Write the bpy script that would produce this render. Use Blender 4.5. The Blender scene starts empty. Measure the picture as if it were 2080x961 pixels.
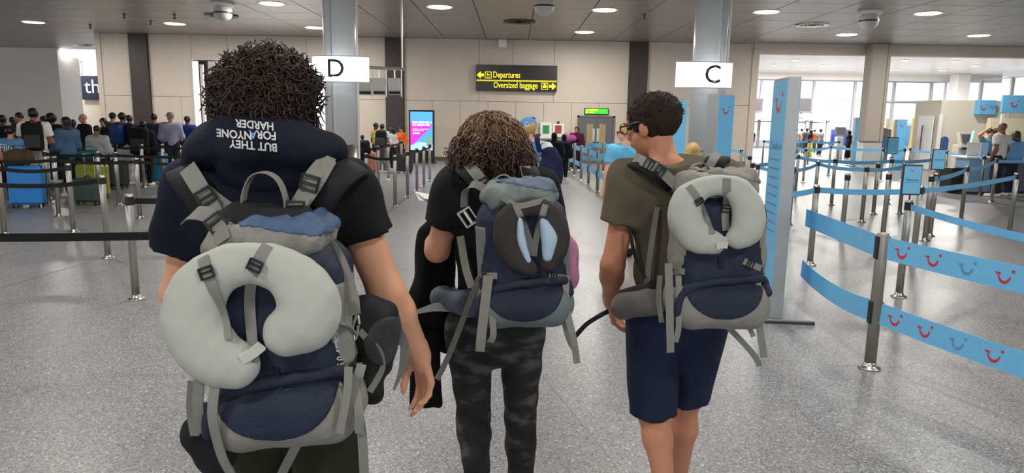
import bpy, bmesh, math, random
import numpy as np
from mathutils import Vector, Matrix, Euler
random.seed(7); np.random.seed(7)
SC = bpy.context.scene
COL = SC.collection
PI = math.pi
# ------------------------------------------------------------------ camera
CAM_H, FPX, PITCH, ROLL = 1.68, 1440.0, math.radians(9.6), 0.016
_f = np.array([0, math.cos(PITCH), -math.sin(PITCH)])
_r0 = np.array([1.0, 0, 0]); _u0 = np.array([0, math.sin(PITCH), math.cos(PITCH)])
_r = _r0*math.cos(ROLL)+_u0*math.sin(ROLL); _u = -_r0*math.sin(ROLL)+_u0*math.cos(ROLL)
cd = bpy.data.cameras.new('camera'); cam = bpy.data.objects.new('camera', cd); COL.objects.link(cam)
cd.sensor_fit = 'HORIZONTAL'; cd.sensor_width = 36.0; cd.lens = 36.0*FPX/2080.0
cd.clip_start = 0.05; cd.clip_end = 400
cam.matrix_world = Matrix(((_r[0], _u[0], -_f[0], 0), (_r[1], _u[1], -_f[1], 0), (_r[2], _u[2], -_f[2], CAM_H), (0, 0, 0, 1)))
SC.camera = cam
# ------------------------------------------------------------------ world / exposure
SC.view_settings.view_transform = 'Standard'; SC.view_settings.look = 'None'
SC.view_settings.gamma = 1.0; SC.view_settings.use_curve_mapping = False
SC.view_settings.exposure = 0.32
WORLD_STRENGTH = 1.35
w = bpy.data.worlds.new('daylight'); SC.world = w; w.use_nodes = True
bg = w.node_tree.nodes['Background']; bg.inputs[0].default_value = (0.93, 0.965, 1.0, 1); bg.inputs[1].default_value = WORLD_STRENGTH
LAMP_POWER = 95.0
# ------------------------------------------------------------------ pixel <-> place helpers (photo frame 2080x961)
def ray(px, py): return _f+_r*(px-1040)/FPX+_u*(480.5-py)/FPX
def at(px, py, Y):
    d = ray(px, py); return np.array([0, 0, CAM_H])+d*(Y/d[1])
def gz(px, py, z=0.0):
    d = ray(px, py); return np.array([0, 0, CAM_H])+d*((z-CAM_H)/d[2])
# ------------------------------------------------------------------ materials
def lin(c):
    if isinstance(c, str): c = tuple(int(c[i:i+2], 16)/255 for i in (0, 2, 4))
    return tuple(x/12.92 if x <= .04045 else ((x+.055)/1.055)**2.4 for x in c)
MATS = {}
def mat(name, col, rough=.6, metal=0.0, var=.12, scale=18.0, bump=0.0, bscale=120.0, emit=0.0, spec=.5, alpha=None, stretch=None, sheen=0, crease=0.0, cscale=11.0):
    if name in MATS: return MATS[name]
    m = bpy.data.materials.new(name); m.use_nodes = True; nt = m.node_tree; N = nt.nodes; L = nt.links
    b = N['Principled BSDF']; c = lin(col)
    b.inputs['Roughness'].default_value = rough; b.inputs['Metallic'].default_value = metal
    b.inputs['Specular IOR Level'].default_value = spec
    if sheen: b.inputs['Sheen Weight'].default_value = sheen
    tc = N.new('ShaderNodeTexCoord'); src = tc.outputs['Object']
    if stretch:
        mp = N.new('ShaderNodeMapping'); mp.inputs['Scale'].default_value = stretch; L.new(src, mp.inputs[0]); src = mp.outputs[0]
    nz = N.new('ShaderNodeTexNoise'); nz.inputs['Scale'].default_value = scale; nz.inputs['Detail'].default_value = 4
    L.new(src, nz.inputs['Vector'])
    mx = N.new('ShaderNodeMix'); mx.data_type = 'RGBA'
    mx.inputs[6].default_value = tuple(x*(1-var) for x in c)+(1,); mx.inputs[7].default_value = tuple(min(1, x*(1+var)) for x in c)+(1,)
    L.new(nz.outputs['Fac'], mx.inputs[0]); L.new(mx.outputs[2], b.inputs['Base Color'])
    if bump:
        n2 = N.new('ShaderNodeTexNoise'); n2.inputs['Scale'].default_value = bscale; n2.inputs['Detail'].default_value = 3; L.new(src, n2.inputs['Vector'])
        bp = N.new('ShaderNodeBump'); bp.inputs['Strength'].default_value = bump; bp.inputs['Distance'].default_value = .01
        L.new(n2.outputs['Fac'], bp.inputs['Height']); L.new(bp.outputs[0], b.inputs['Normal'])
    if crease:
        n3 = N.new('ShaderNodeTexNoise'); n3.inputs['Scale'].default_value = cscale; n3.inputs['Detail'].default_value = 3; n3.inputs['Distortion'].default_value = 1.2; L.new(src, n3.inputs['Vector'])
        b3 = N.new('ShaderNodeBump'); b3.inputs['Strength'].default_value = crease; b3.inputs['Distance'].default_value = .03; L.new(n3.outputs['Fac'], b3.inputs['Height'])
        if bump: L.new(b3.outputs[0], bp.inputs['Normal'])
        else: L.new(b3.outputs[0], b.inputs['Normal'])
    if emit:
        L.new(mx.outputs[2], b.inputs['Emission Color']); b.inputs['Emission Strength'].default_value = emit
    if alpha is not None: b.inputs['Alpha'].default_value = alpha
    MATS[name] = m; return m
def mat_nodes(name, build):
    m = bpy.data.materials.new(name); m.use_nodes = True; build(m.node_tree, m.node_tree.nodes, m.node_tree.links); MATS[name] = m; return m
def fabric(name, col, rough=.85, **k):
    k.setdefault('bump', .25); k.setdefault('bscale', 260); return mat(name, col, rough, spec=.25, **k)
# ------------------------------------------------------------------ objects
def tag(o, label=None, cat=None, group=None, kind=None):
    if label: o['label'] = label
    if cat: o['category'] = cat
    if group: o['group'] = group
    if kind: o['kind'] = kind
    return o
def empty(name, loc, label=None, cat=None, group=None, rz=0.0):
    o = bpy.data.objects.new(name, None); COL.objects.link(o); o.location = tuple(float(x) for x in loc); o.rotation_euler = (0, 0, rz)
    o.empty_display_size = .1
    return tag(o, label, cat, group)
def mesh(name, VF, smooth=False):
    V, Fc = VF; me = bpy.data.meshes.new(name)
    V = np.asarray(V, float)
    if isinstance(Fc, np.ndarray):
        n, k = Fc.shape
        me.vertices.add(len(V)); me.vertices.foreach_set('co', V.ravel())
        me.loops.add(n*k); me.loops.foreach_set('vertex_index', Fc.ravel().astype(np.int32))
        me.polygons.add(n); me.polygons.foreach_set('loop_start', np.arange(0, n*k, k, dtype=np.int32))
        me.update(calc_edges=True); me.validate()
    else:
        me.from_pydata([tuple(v) for v in V], [], [tuple(int(i) for i in f) for f in Fc]); me.update()
    if smooth: me.polygons.foreach_set('use_smooth', np.ones(len(me.polygons), bool))
    return me
def obj(name, VF, m, parent=None, smooth=False, loc=None, label=None, cat=None, group=None, kind=None):
    me = VF if isinstance(VF, bpy.types.Mesh) else mesh(name, VF, smooth)
    if m is not None and not me.materials: me.materials.append(m)
    o = bpy.data.objects.new(name, me); COL.objects.link(o)
    if parent is not None: o.parent = parent
    if loc is not None: o.location = tuple(float(x) for x in loc)
    return tag(o, label, cat, group, kind)
# ------------------------------------------------------------------ geometry
def join(*parts):
    V = []; F = []; n = 0
    for v, f in parts:
        v = np.asarray(v, float); V.append(v)
        F += [tuple(int(i)+n for i in q) for q in f]; n += len(v)
    return np.concatenate(V), F
def xf(VF, loc=(0, 0, 0), rot=None, s=1.0):
    V = np.asarray(VF[0], float)*s
    if rot is not None: V = V@np.array(Euler(rot).to_matrix()).T
    return V+np.asarray(loc, float), VF[1]
def xfm(VF, M, t): return np.asarray(VF[0], float)@np.asarray(M).T+np.asarray(t), VF[1]
def box(c, s, bev=0.0, rot=None):
    x, y, z = (a/2 for a in s)
    if bev <= 0:
        V = np.array([(-x, -y, -z), (x, -y, -z), (x, y, -z), (-x, y, -z), (-x, -y, z), (x, -y, z), (x, y, z), (-x, y, z)])
        F = [(0, 3, 2, 1), (4, 5, 6, 7), (0, 1, 5, 4), (1, 2, 6, 5), (2, 3, 7, 6), (3, 0, 4, 7)]
    else:
        b = min(bev, x*.98, y*.98, z*.98); V = []; idx = {}
        for sx in (-1, 1):
            for sy in (-1, 1):
                for sz in (-1, 1):
                    for a in range(3):
                        p = [sx*(x-b), sy*(y-b), sz*(z-b)]; p[a] = (sx*x, sy*y, sz*z)[a]
                        idx[sx, sy, sz, a] = len(V); V.append(p)
        V = np.array(V); F = []
        for a in range(3):
            o1, o2 = [k for k in range(3) if k != a]
            for sg in (-1, 1):
                q = []
                for s1, s2 in ((-1, -1), (1, -1), (1, 1), (-1, 1)):
                    k = [0, 0, 0]; k[a] = sg; k[o1] = s1; k[o2] = s2; q.append(idx[k[0], k[1], k[2], a])
                F.append(tuple(q))
            for s1 in (-1, 1):
                for s2 in (-1, 1):
                    k0 = [0, 0, 0]; k1 = [0, 0, 0]; k0[o1] = k1[o1] = s1; k0[o2] = k1[o2] = s2; k0[a] = -1; k1[a] = 1
                    F.append((idx[(*k0, o1)], idx[(*k1, o1)], idx[(*k1, o2)], idx[(*k0, o2)]))
        for k in [(sx, sy, sz) for sx in (-1, 1) for sy in (-1, 1) for sz in (-1, 1)]:
            F.append((idx[(*k, 0)], idx[(*k, 1)], idx[(*k, 2)]))
        G = []
        for f in F:
            p = V[list(f)]; n = np.cross(p[1]-p[0], p[2]-p[0]); G.append(f if n@p.mean(0) > 0 else f[::-1])
        F = G
    if rot is not None: V = V@np.array(Euler(rot).to_matrix()).T
    return V+np.asarray(c, float), F
def span(x0, x1, y0, y1, z0, z1, bev=0.0): return box(((x0+x1)/2, (y0+y1)/2, (z0+z1)/2), (abs(x1-x0), abs(y1-y0), abs(z1-z0)), bev)
def lathe(prof, n=16, c=(0, 0, 0)):
    V = []; F = []
    for r, z in prof:
        for i in range(n):
            a = 2*PI*i/n; V.append((r*math.cos(a), r*math.sin(a), z))
    for j in range(len(prof)-1):
        for i in range(n): F.append((j*n+i, j*n+(i+1) % n, (j+1)*n+(i+1) % n, (j+1)*n+i))
    F.append(tuple(range(n-1, -1, -1))); F.append(tuple((len(prof)-1)*n+i for i in range(n)))
    return np.array(V)+np.asarray(c, float), F
def spline(pts, n=24):
    P = np.asarray(pts, float); m = len(P)
    if m == 2: return P[0]+np.linspace(0, 1, n)[:, None]*(P[1]-P[0])
    Q = np.vstack([2*P[0]-P[1], P, 2*P[-1]-P[-2]]); out = []
    for t in np.linspace(0, m-1-1e-6, n):
        i = int(t); u = t-i; a, b, c, d = Q[i:i+4]
        out.append(.5*((2*b)+(-a+c)*u+(2*a-5*b+4*c-d)*u*u+(-a+3*b-3*c+d)*u**3))
    return np.array(out)
def _frames(P):
    T = np.gradient(P, axis=0); return T/(np.linalg.norm(T, axis=1)[:, None]+1e-12)
def tube(P, rad, n=8, cap=True):
    P = np.asarray(P, float); T = _frames(P); rad = np.broadcast_to(np.asarray(rad, float), (len(P),))
    u = np.cross(T[0], (0, 0, 1.0)); 
    if np.linalg.norm(u) < 1e-3: u = np.cross(T[0], (0, 1.0, 0))
    V = []
    for i in range(len(P)):
        u = u-T[i]*(u@T[i]); u /= np.linalg.norm(u)+1e-12; v = np.cross(T[i], u)
        for k in range(n):
            a = 2*PI*k/n; V.append(P[i]+rad[i]*(u*math.cos(a)+v*math.sin(a)))
    F = [(j*n+i, j*n+(i+1) % n, (j+1)*n+(i+1) % n, (j+1)*n+i) for j in range(len(P)-1) for i in range(n)]
    if cap: F += [tuple(range(n-1, -1, -1)), tuple((len(P)-1)*n+i for i in range(n))]
    return np.array(V), F
def ribbon(P, width, thick, side, ridge=0.0):
    """flat strap: side = direction of its width (one vector, or one per point)"""
    P = np.asarray(P, float); T = _frames(P); side = np.broadcast_to(np.asarray(side, float), P.shape)
    width = np.broadcast_to(np.asarray(width, float), (len(P),))
    V = []
    for i in range(len(P)):
        s = side[i]-T[i]*(side[i]@T[i]); s /= np.linalg.norm(s)+1e-9; n = np.cross(T[i], s); w2 = width[i]/2
        for a, b in ((-1, -1), (0, -1-ridge), (1, -1), (1, 1), (0, 1+ridge), (-1, 1)): V.append(P[i]+s*w2*a+n*thick/2*b)
    F = [(j*6+k, j*6+(k+1) % 6, (j+1)*6+(k+1) % 6, (j+1)*6+k) for j in range(len(P)-1) for k in range(6)]
    F += [(5, 4, 3, 2, 1, 0), tuple((len(P)-1)*6+k for k in range(6))]
    return np.array(V), F
def prism(poly, depth, o=(0, 0, 0), right=(1, 0, 0), up=(0, 0, 1)):
    """polygon in (right, up), extruded along right x up (towards the viewer that reads it)"""
    right = np.asarray(right, float); up = np.asarray(up, float); n = np.cross(right, up); o = np.asarray(o, float); m = len(poly)
    A = [o+right*x+up*y for x, y in poly]; V = np.array(A+[a+n*depth for a in A])
    ar = sum(poly[i][0]*poly[(i+1) % m][1]-poly[(i+1) % m][0]*poly[i][1] for i in range(m))
    F = [tuple(range(m-1, -1, -1)), tuple(range(m, 2*m))]+[(i, (i+1) % m, m+(i+1) % m, m+i) for i in range(m)]
    if ar < 0: F = [f[::-1] for f in F]
    return V, F
def smile_polys(s=1.0):
    """red smile mark: curved stroke with a serif at its left end and a dot at the upper right"""
    st = []; N = 12
    for i in range(N+1):
        a = math.radians(188+160*i/N); wd = .07+.06*math.sin(PI*i/N); st.append((.30*math.cos(a), .42*math.sin(a), wd))
    outer = [(x*(1+wd/.72), y*(1+wd/.72)) for x, y, wd in st]; inner = [(x*(1-wd/.72), y*(1-wd/.72)) for x, y, wd in st][::-1]
    sm = [(x*s, y*s+.12*s) for x, y in outer+inner]
    serif = [(-.46*s, .17*s), (-.44*s, .07*s), (-.18*s, .07*s), (-.20*s, .16*s)]
    dot = [(s*(.40+.08*math.cos(2*PI*k/10)), s*(.30+.08*math.sin(2*PI*k/10))) for k in range(10)]
    return sm, serif, dot
def smile(o, right, up, s, depth=.001): return join(*[prism(p, depth, o, right, up) for p in smile_polys(s)])
_tc = {}
def text_mesh(s, size=1.0, bold=0.0, align='CENTER', sub=0):
    key = (s, bold, align, sub)
    if key not in _tc:
        cu = bpy.data.curves.new('txt', 'FONT'); cu.body = s; cu.size = 1.0; cu.offset = bold; cu.align_x = align; cu.align_y = 'CENTER'; cu.resolution_u = 3
        o = bpy.data.objects.new('txt', cu); COL.objects.link(o)
        me = bpy.data.meshes.new_from_object(o.evaluated_get(bpy.context.evaluated_depsgraph_get()))
        if sub:
            bm = bmesh.new(); bm.from_mesh(me); bmesh.ops.triangulate(bm, faces=bm.faces)
            for _ in range(sub): bmesh.ops.subdivide_edges(bm, edges=[e for e in bm.edges if e.calc_length() > .12], cuts=1, use_grid_fill=True); bmesh.ops.triangulate(bm, faces=bm.faces)
            bm.to_mesh(me); bm.free()
        _tc[key] = (np.array([tuple(v.co) for v in me.vertices]), [tuple(p.vertices) for p in me.polygons])
        bpy.data.objects.remove(o); bpy.data.curves.remove(cu); bpy.data.meshes.remove(me)
    V, F = _tc[key]; return V*size, F
def text(s, size, o, right=(1, 0, 0), up=(0, 0, 1), bold=0.0, align='CENTER', sx=1.0):
    V, F = text_mesh(s, size, bold, align); right = np.asarray(right, float); up = np.asarray(up, float)
    return np.asarray(o, float)+V[:, :1]*sx*right+V[:, 1:2]*up, F
# ------------------------------------------------------------------ signed distance modelling (smooth unions -> one continuous surface)
A32 = lambda v: np.asarray(v, np.float32)
def s_cap(a, b, ra, rb=None, flat=None):
    a = A32(a); b = A32(b); rb = ra if rb is None else rb
    M = np.eye(3, dtype=np.float32)
    if flat is not None:
        n = A32(flat[0]); n = n/np.linalg.norm(n); M = M+(1/flat[1]-1)*np.outer(n, n)
    a2 = M@a; d = M@b-a2; L2 = float(d@d)+1e-9
    def f(p):
        q = p@M.T.astype(np.float32)-a2; t = np.clip(q@d/L2, 0, 1)
        return np.linalg.norm(q-t[:, None]*d, axis=1)-(ra+(rb-ra)*t)
    return f
def s_ell(c, r, rot=None):
    c = A32(c); r = A32(r); R = np.eye(3, dtype=np.float32) if rot is None else A32(rot)
    def f(p):
        q = (p-c)@R; k0 = np.linalg.norm(q/r, axis=1); k1 = np.linalg.norm(q/(r*r), axis=1)+1e-9
        return k0*(k0-1)/k1
    return f
def s_box(c, half, rad, rot=None):
    c = A32(c); R = np.eye(3, dtype=np.float32) if rot is None else A32(rot); h = A32(half)-rad
    def f(p):
        q = np.abs((p-c)@R)-h
        return np.linalg.norm(np.maximum(q, 0), axis=1)+np.minimum(q.max(1), 0)-rad
    return f
def smin(a, b, k):
    if k <= 0: return np.minimum(a, b)
    h = np.clip(.5+.5*(b-a)/k, 0, 1); return b+(a-b)*h-k*h*(1-h)
def s_union(fs, k=.03):
    def f(p):
        d = fs[0](p)
        for g in fs[1:]: d = smin(d, g(p), k)
        return d
    return f
def s_and(*fs): return lambda p: np.max(np.stack([g(p) for g in fs]), 0)
def s_sub(a, b): return lambda p: np.maximum(a(p), -b(p))
def s_grow(a, d): return lambda p: a(p)-d
def s_plane(o, n):
    o = A32(o); n = A32(n); n = n/np.linalg.norm(n); return lambda p: (p-o)@n
def s_wr(a, amp, fx, fy, fz, ph=0.0):
    return lambda p: a(p)+amp*(np.sin(p[:, 0]*fx+p[:, 2]*fz*.6+ph)*np.cos(p[:, 2]*fz+p[:, 1]*fy+ph)+.5*np.sin(p[:, 0]*fx*1.9-p[:, 2]*fz*1.7+2*ph))
_CE = [(0, 1), (2, 3), (4, 5), (6, 7), (0, 2), (1, 3), (4, 6), (5, 7), (0, 4), (1, 5), (2, 6), (3, 7)]
def nets(f, lo, hi, vox):
    """naive surface nets"""
    lo = np.asarray(lo, float)-2*vox; hi = np.asarray(hi, float)+2*vox
    n = np.ceil((hi-lo)/vox).astype(int)+1
    ax = [lo[i]+vox*np.arange(n[i]) for i in range(3)]
    n = (n+3)//4*4; ax = [lo[i]+vox*np.arange(n[i]) for i in range(3)]; nb = n//4
    cx = [lo[i]+vox*(4*np.arange(nb[i])+1.5) for i in range(3)]
    B = np.stack(np.meshgrid(*cx, indexing='ij'), -1).reshape(-1, 3).astype(np.float32)
    fb = np.concatenate([f(B[i:i+200000]) for i in range(0, len(B), 200000)]); near = np.abs(fb) < 7.0*vox
    off4 = vox*np.stack(np.meshgrid(*[np.arange(4)-1.5]*3, indexing='ij'), -1).reshape(-1, 3).astype(np.float32)
    vv = np.repeat(fb[:, None], 64, 1).astype(np.float32); X = (B[near][:, None]+off4[None]).reshape(-1, 3)
    if len(X): vv[near] = np.concatenate([f(X[i:i+200000]) for i in range(0, len(X), 200000)]).reshape(-1, 64)
    v = vv.reshape(*nb, 4, 4, 4).transpose(0, 3, 1, 4, 2, 5).reshape(n).copy()
    v[0] = v[-1] = 1; v[:, 0] = v[:, -1] = 1; v[:, :, 0] = v[:, :, -1] = 1
    s = v < 0
    c = [s[i:n[0]-1+i, j:n[1]-1+j, k:n[2]-1+k] for k in (0, 1) for j in (0, 1) for i in (0, 1)]
    tot = sum(a.astype(np.int8) for a in c); act = (tot > 0) & (tot < 8)
    ijk = np.argwhere(act); idx = -np.ones(act.shape, np.int64); idx[act] = np.arange(len(ijk))
    off = np.array([(i, j, k) for k in (0, 1) for j in (0, 1) for i in (0, 1)])
    cv = np.stack([v[ijk[:, 0]+o[0], ijk[:, 1]+o[1], ijk[:, 2]+o[2]] for o in off], 1)
    acc = np.zeros((len(ijk), 3)); cnt = np.zeros(len(ijk))
    for a, b in _CE:
        m = (cv[:, a] < 0) != (cv[:, b] < 0); t = np.where(m, cv[:, a]/np.where(m, cv[:, a]-cv[:, b], 1), 0)
        acc += m[:, None]*(off[a]+t[:, None]*(off[b]-off[a])); cnt += m
    V = lo+vox*(ijk+acc/cnt[:, None])
    Q = []
    for d in range(3):
        e1, e2 = (d+1) % 3, (d+2) % 3
        sl = [slice(1, -1)]*3; sl[d] = slice(0, -1); A = s[tuple(sl)]
        sl2 = list(sl); sl2[d] = slice(1, None); B = s[tuple(sl2)]
        w_ = np.argwhere(A != B); g = w_.copy(); g[:, e1] += 1; g[:, e2] += 1
        ins = A[tuple(w_.T)]
        def cell(a, b):
            h = g.copy(); h[:, e1] -= a; h[:, e2] -= b; return idx[tuple(h.T)]
        q = np.stack([cell(1, 1), cell(0, 1), cell(0, 0), cell(1, 0)], 1)
        q[~ins] = q[~ins][:, ::-1]; Q.append(q)
    Q = np.concatenate(Q); return V, Q[(Q >= 0).all(1)]
def trace(f, P, d, far=1.0):
    P = A32(P).copy(); d = A32(d); d = d/np.linalg.norm(d, axis=-1, keepdims=True); t = np.zeros(len(P), np.float32)
    for _ in range(60):
        t += np.clip(f(P+t[:, None]*d)*.7, -.02, .05)
    return P+t[:, None]*d
# ================================================================== setting materials
def _terrazzo(nt, N, L):
    b = N['Principled BSDF']; b.inputs['Roughness'].default_value = .24; b.inputs['Specular IOR Level'].default_value = .55
    tc = N.new('ShaderNodeTexCoord'); v = N.new('ShaderNodeTexVoronoi'); v.inputs['Scale'].default_value = 120; v.inputs['Randomness'].default_value = 1
    L.new(tc.outputs['Object'], v.inputs['Vector'])
    r = N.new('ShaderNodeValToRGB'); r.color_ramp.interpolation = 'CONSTANT'
    cols = [(0, '5e6064'), (.12, '747577'), (.34, '858586'), (.60, '909091'), (.80, '9f9fa0'), (.91, '7d858f'), (.962, '9a8172'), (.98, 'c2c1bf')]
    e = r.color_ramp.elements
    while len(e) < len(cols): e.new(.5)
    for k, (p, c) in enumerate(cols): e[k].position = p; e[k].color = lin(c)+(1,)
    s = N.new('ShaderNodeSeparateColor'); L.new(v.outputs['Color'], s.inputs[0]); L.new(s.outputs[0], r.inputs[0])
    v2 = N.new('ShaderNodeTexVoronoi'); v2.inputs['Scale'].default_value = 260; L.new(tc.outputs['Object'], v2.inputs['Vector'])
    s2 = N.new('ShaderNodeSeparateColor'); L.new(v2.outputs['Color'], s2.inputs[0])
    mx = N.new('ShaderNodeMix'); mx.data_type = 'RGBA'; mx.blend_type = 'OVERLAY'; mx.inputs[0].default_value = .35
    L.new(r.outputs[0], mx.inputs[6]); L.new(s2.outputs[1], mx.inputs[7])
    nz = N.new('ShaderNodeTexNoise'); nz.inputs['Scale'].default_value = .6; nz.inputs['Detail'].default_value = 5; L.new(tc.outputs['Object'], nz.inputs['Vector'])
    mr = N.new('ShaderNodeMapRange'); mr.inputs[3].default_value = .86; mr.inputs[4].default_value = 1.1; L.new(nz.outputs['Fac'], mr.inputs[0])
    m2 = N.new('ShaderNodeMix'); m2.data_type = 'RGBA'; m2.blend_type = 'MULTIPLY'; m2.inputs[0].default_value = 1
    L.new(mx.outputs[2], m2.inputs[6]); L.new(mr.outputs[0], m2.inputs[7]); L.new(m2.outputs[2], b.inputs['Base Color'])
    mr2 = N.new('ShaderNodeMapRange'); mr2.inputs[3].default_value = .27; mr2.inputs[4].default_value = .42; L.new(nz.outputs['Fac'], mr2.inputs[0]); L.new(mr2.outputs[0], b.inputs['Roughness'])
M_FLOOR = mat_nodes('terrazzo', _terrazzo)
M_WALL = mat('wall_panel_cream', 'cbbfb2', .55, var=.03, scale=2)
M_JOINT = mat('dark_joint', '8d8378', .8)
M_BROWN = mat('dark_brown_cladding', '3a302e', .5, var=.2, scale=3, stretch=(8, 8, .5))
M_CEIL = mat('ceiling_panel_grey', '958d89', .34, var=.05, scale=1.2, spec=.6)
M_CEILGAP = mat('ceiling_gap', '4a4746', .8)
M_WHITE = mat('white_paint', 'e9e7e3', .45, var=.03)
M_GREYW = mat('grey_plaster', 'ddd4cd', .7, var=.04, scale=1.5)
M_STEEL = mat('brushed_steel', 'cfcbc2', .28, 1.0, var=.12, scale=30, stretch=(6, 6, .4))
M_CLAD = mat('column_cladding', 'e2e7ea', .4, .0, var=.04, scale=2)
M_BLACKP = mat('black_plastic', '17171a', .4)
M_DARKM = mat('dark_metal', '3c3b3d', .45, .4)
M_LIT = mat('lit_white', 'fbfbff', .4, var=.0, emit=1.1)
M_LAMP = mat('lamp_glow', 'fff3d8', .4, var=.0, emit=4.0)
M_BEIGE = mat('beige_partition', 'd5cdbd', .5, var=.03, scale=2)
M_FRAME = mat('window_frame_grey', 'a9a9ae', .4, .3, var=.03)
M_TUI = mat('sky_blue_print', '6cb9e6', .45, var=.05, scale=5)
M_RED = mat('smile_red', 'cf2231', .45, var=.05)
M_SIGNBLK = mat('sign_black', '14110f', .3)
M_YEL = mat('sign_yellow', 'ffe81a', .4, var=.02, emit=.75)
M_INK = mat('ink_black', '1a1a1c', .5)
M_NAVYINK = mat('ink_navy', '20436f', .5)
def _glass(nt, N, L):
    o = N['Material Output']; t = N.new('ShaderNodeBsdfTransparent'); t.inputs[0].default_value = (.96, .98, .99, 1)
    g = N.new('ShaderNodeBsdfGlossy'); g.inputs['Roughness'].default_value = .03; m = N.new('ShaderNodeMixShader'); m.inputs[0].default_value = .07
    L.new(t.outputs[0], m.inputs[1]); L.new(g.outputs[0], m.inputs[2]); L.new(m.outputs[0], o.inputs[0])
M_GLASS = mat_nodes('window_glass', _glass)
CEIL = 4.46; WY = 26.8            # ceiling height, back wall plane
# ================================================================== floor, ceiling, walls
fl = obj('floor', span(-36, 44, -13, 62, -.2, 0), M_FLOOR, kind='structure')
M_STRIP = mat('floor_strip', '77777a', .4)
for (a, b_) in (((-40, 597), (420, 462)), ((1100, 760), (1262, 961)), ((985, 690), (1180, 470))):  # first, wider strip is a painted shadow band; the others are floor joints
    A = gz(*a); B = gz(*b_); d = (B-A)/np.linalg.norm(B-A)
    obj('floor_joint_and_shadow', ribbon(np.array([A+(0, 0, .0004), B+(0, 0, .0004)]), .03 if a[0] < 0 else .006, .0012, np.cross(d, (0, 0, 1))), M_STRIP, fl)
ce = obj('ceiling', join(span(-36, 8.5, -13, WY+7.4, CEIL+.03, CEIL+.25), span(8.5, 44, -13, WY+.3, CEIL+.03, CEIL+.25)), M_CEILGAP, kind='structure')
pw = 1.53; pm = mesh('ceiling_panel', box((0, 0, 0), (pw-.022, pw-.022, .05), .006)); pm.materials.append(M_CEIL)
x0 = .48-pw*13
for i in range(29):
    for j in range(9):
        yy = WY-pw/2-j*pw; xx = x0+pw/2+i*pw
        if abs(xx) > .80*yy+1.5: continue
        obj('ceiling_panel', pm, None, ce, loc=(xx, yy, CEIL+.025))
yb = WY-9*pw
obj('ceiling_panel', span(-36, 44, -13, yb-.01, CEIL, CEIL+.04), M_CEIL, ce)      # the part above and behind the viewer
obj('ceiling_panel', span(-36, x0-.01, yb, WY, CEIL, CEIL+.04), M_CEIL, ce)
obj('ceiling_panel', span(x0+29*pw+.01, 44, yb, WY, CEIL, CEIL+.04), M_CEIL, ce)
for k in range(5):
    obj('ceiling_panel', span(-36, -15.4, WY+.02+k*1.46, WY+1.46+k*1.46, CEIL, CEIL+.04), M_CEIL, ce)
# back wall: core + panels + pilasters
XL, XR = -15.35, 8.75
OPL, OPR, OPT = at(389, 122, WY)[0], at(664, 122, WY)[0], at(389, 122, WY)[2]
wb = obj('wall_back', join(span(XL, OPL, WY+.03, WY+.45, 0, CEIL), span(OPR, XR, WY+.03, WY+.45, 0, CEIL), span(OPL, OPR, WY+.03, WY+.45, OPT, CEIL)), M_JOINT, kind='structure')
PIL = [at(p, 150, WY)[0] for p in (286, 802, 1296)]
def wall_panel(xa, xb, za, zb):
    cuts = [(xa, xb, za, zb)]
    if xb > OPL and xa < OPR and za < OPT:      # leave the tall opening free
        cuts = []
        if xa < OPL: cuts.append((xa, OPL, za, zb))
        if xb > OPR: cuts.append((OPR, xb, za, zb))
        if zb > OPT: cuts.append((max(xa, OPL), min(xb, OPR), OPT, zb))
    for a, b_, c, d in cuts:
        if b_-a > .05: obj('wall_panel', span(a+.006, b_-.006, WY, WY+.04, c+.006, d-.006, .004), M_WALL, wb)
segs = [XL]+[v for p in PIL for v in (p-.34, p+.34)]+[XR]
for k in range(0, 8, 2):
    a, b_ = segs[k], segs[k+1]; n = max(1, round((b_-a)/1.06))
    for q in range(n): wall_panel(a+(b_-a)*q/n, a+(b_-a)*(q+1)/n, .14, 2.22)
    n = max(1, round((b_-a)/2.9))
    for q in range(n): wall_panel(a+(b_-a)*q/n, a+(b_-a)*(q+1)/n, 2.22, CEIL)
for p, nm in zip(PIL, ('left of the tall doorway', 'behind the hanging monitors', 'right of the grey double doors')):
    obj('pilaster', span(p-.335, p+.335, WY-.12, WY+.04, 0, CEIL, .01), M_BROWN, label='dark brown clad pilaster on the cream back wall, '+nm, cat='pilaster')
obj('baseboard_back', join(span(OPR, PIL[1]-.34, WY-.02, WY+.01, 0, .14), span(PIL[1]+.34, PIL[2]-.34, WY-.02, WY+.01, 0, .14), span(XL, OPL, WY-.02, WY+.01, 0, .14)), mat('skirting_grey', '56504c', .6), kind='structure')
# room behind the tall opening
M_BRIGHTW = mat('bright_corridor', 'f2f1ef', .6, var=.02)
obj('wall_corridor', join(span(OPL-2, OPR+3, WY+5.2, WY+5.4, 0, 2.6), span(OPL-2, OPR-2.2, WY+5.2, WY+5.4, 2.6, 3.9)), M_BRIGHTW, kind='structure')
obj('trim_1', join(span(OPL-.06, OPL+.03, WY-.03, WY+.48, 0, OPT), span(OPR-.03, OPR+.06, WY-.03, WY+.48, 0, OPT), span(OPL-.06, OPR+.06, WY-.03, WY+.48, OPT, OPT+.07)), M_STEEL, kind='structure')
obj('corridor_column', span(at(413, 200, WY+1.6)[0], at(432, 200, WY+1.6)[0], WY+1.3, WY+1.9, 0, CEIL, .02), M_BROWN, label='dark brown column standing just inside the tall doorway', cat='column')
obj('doorway_panel', span(OPL+.05, at(411, 200, WY+.9)[0], WY+.8, WY+.9, 0, OPT-.1, .01), M_WHITE, label='bright white sliding panel at the left of the tall doorway', cat='panel')
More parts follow.
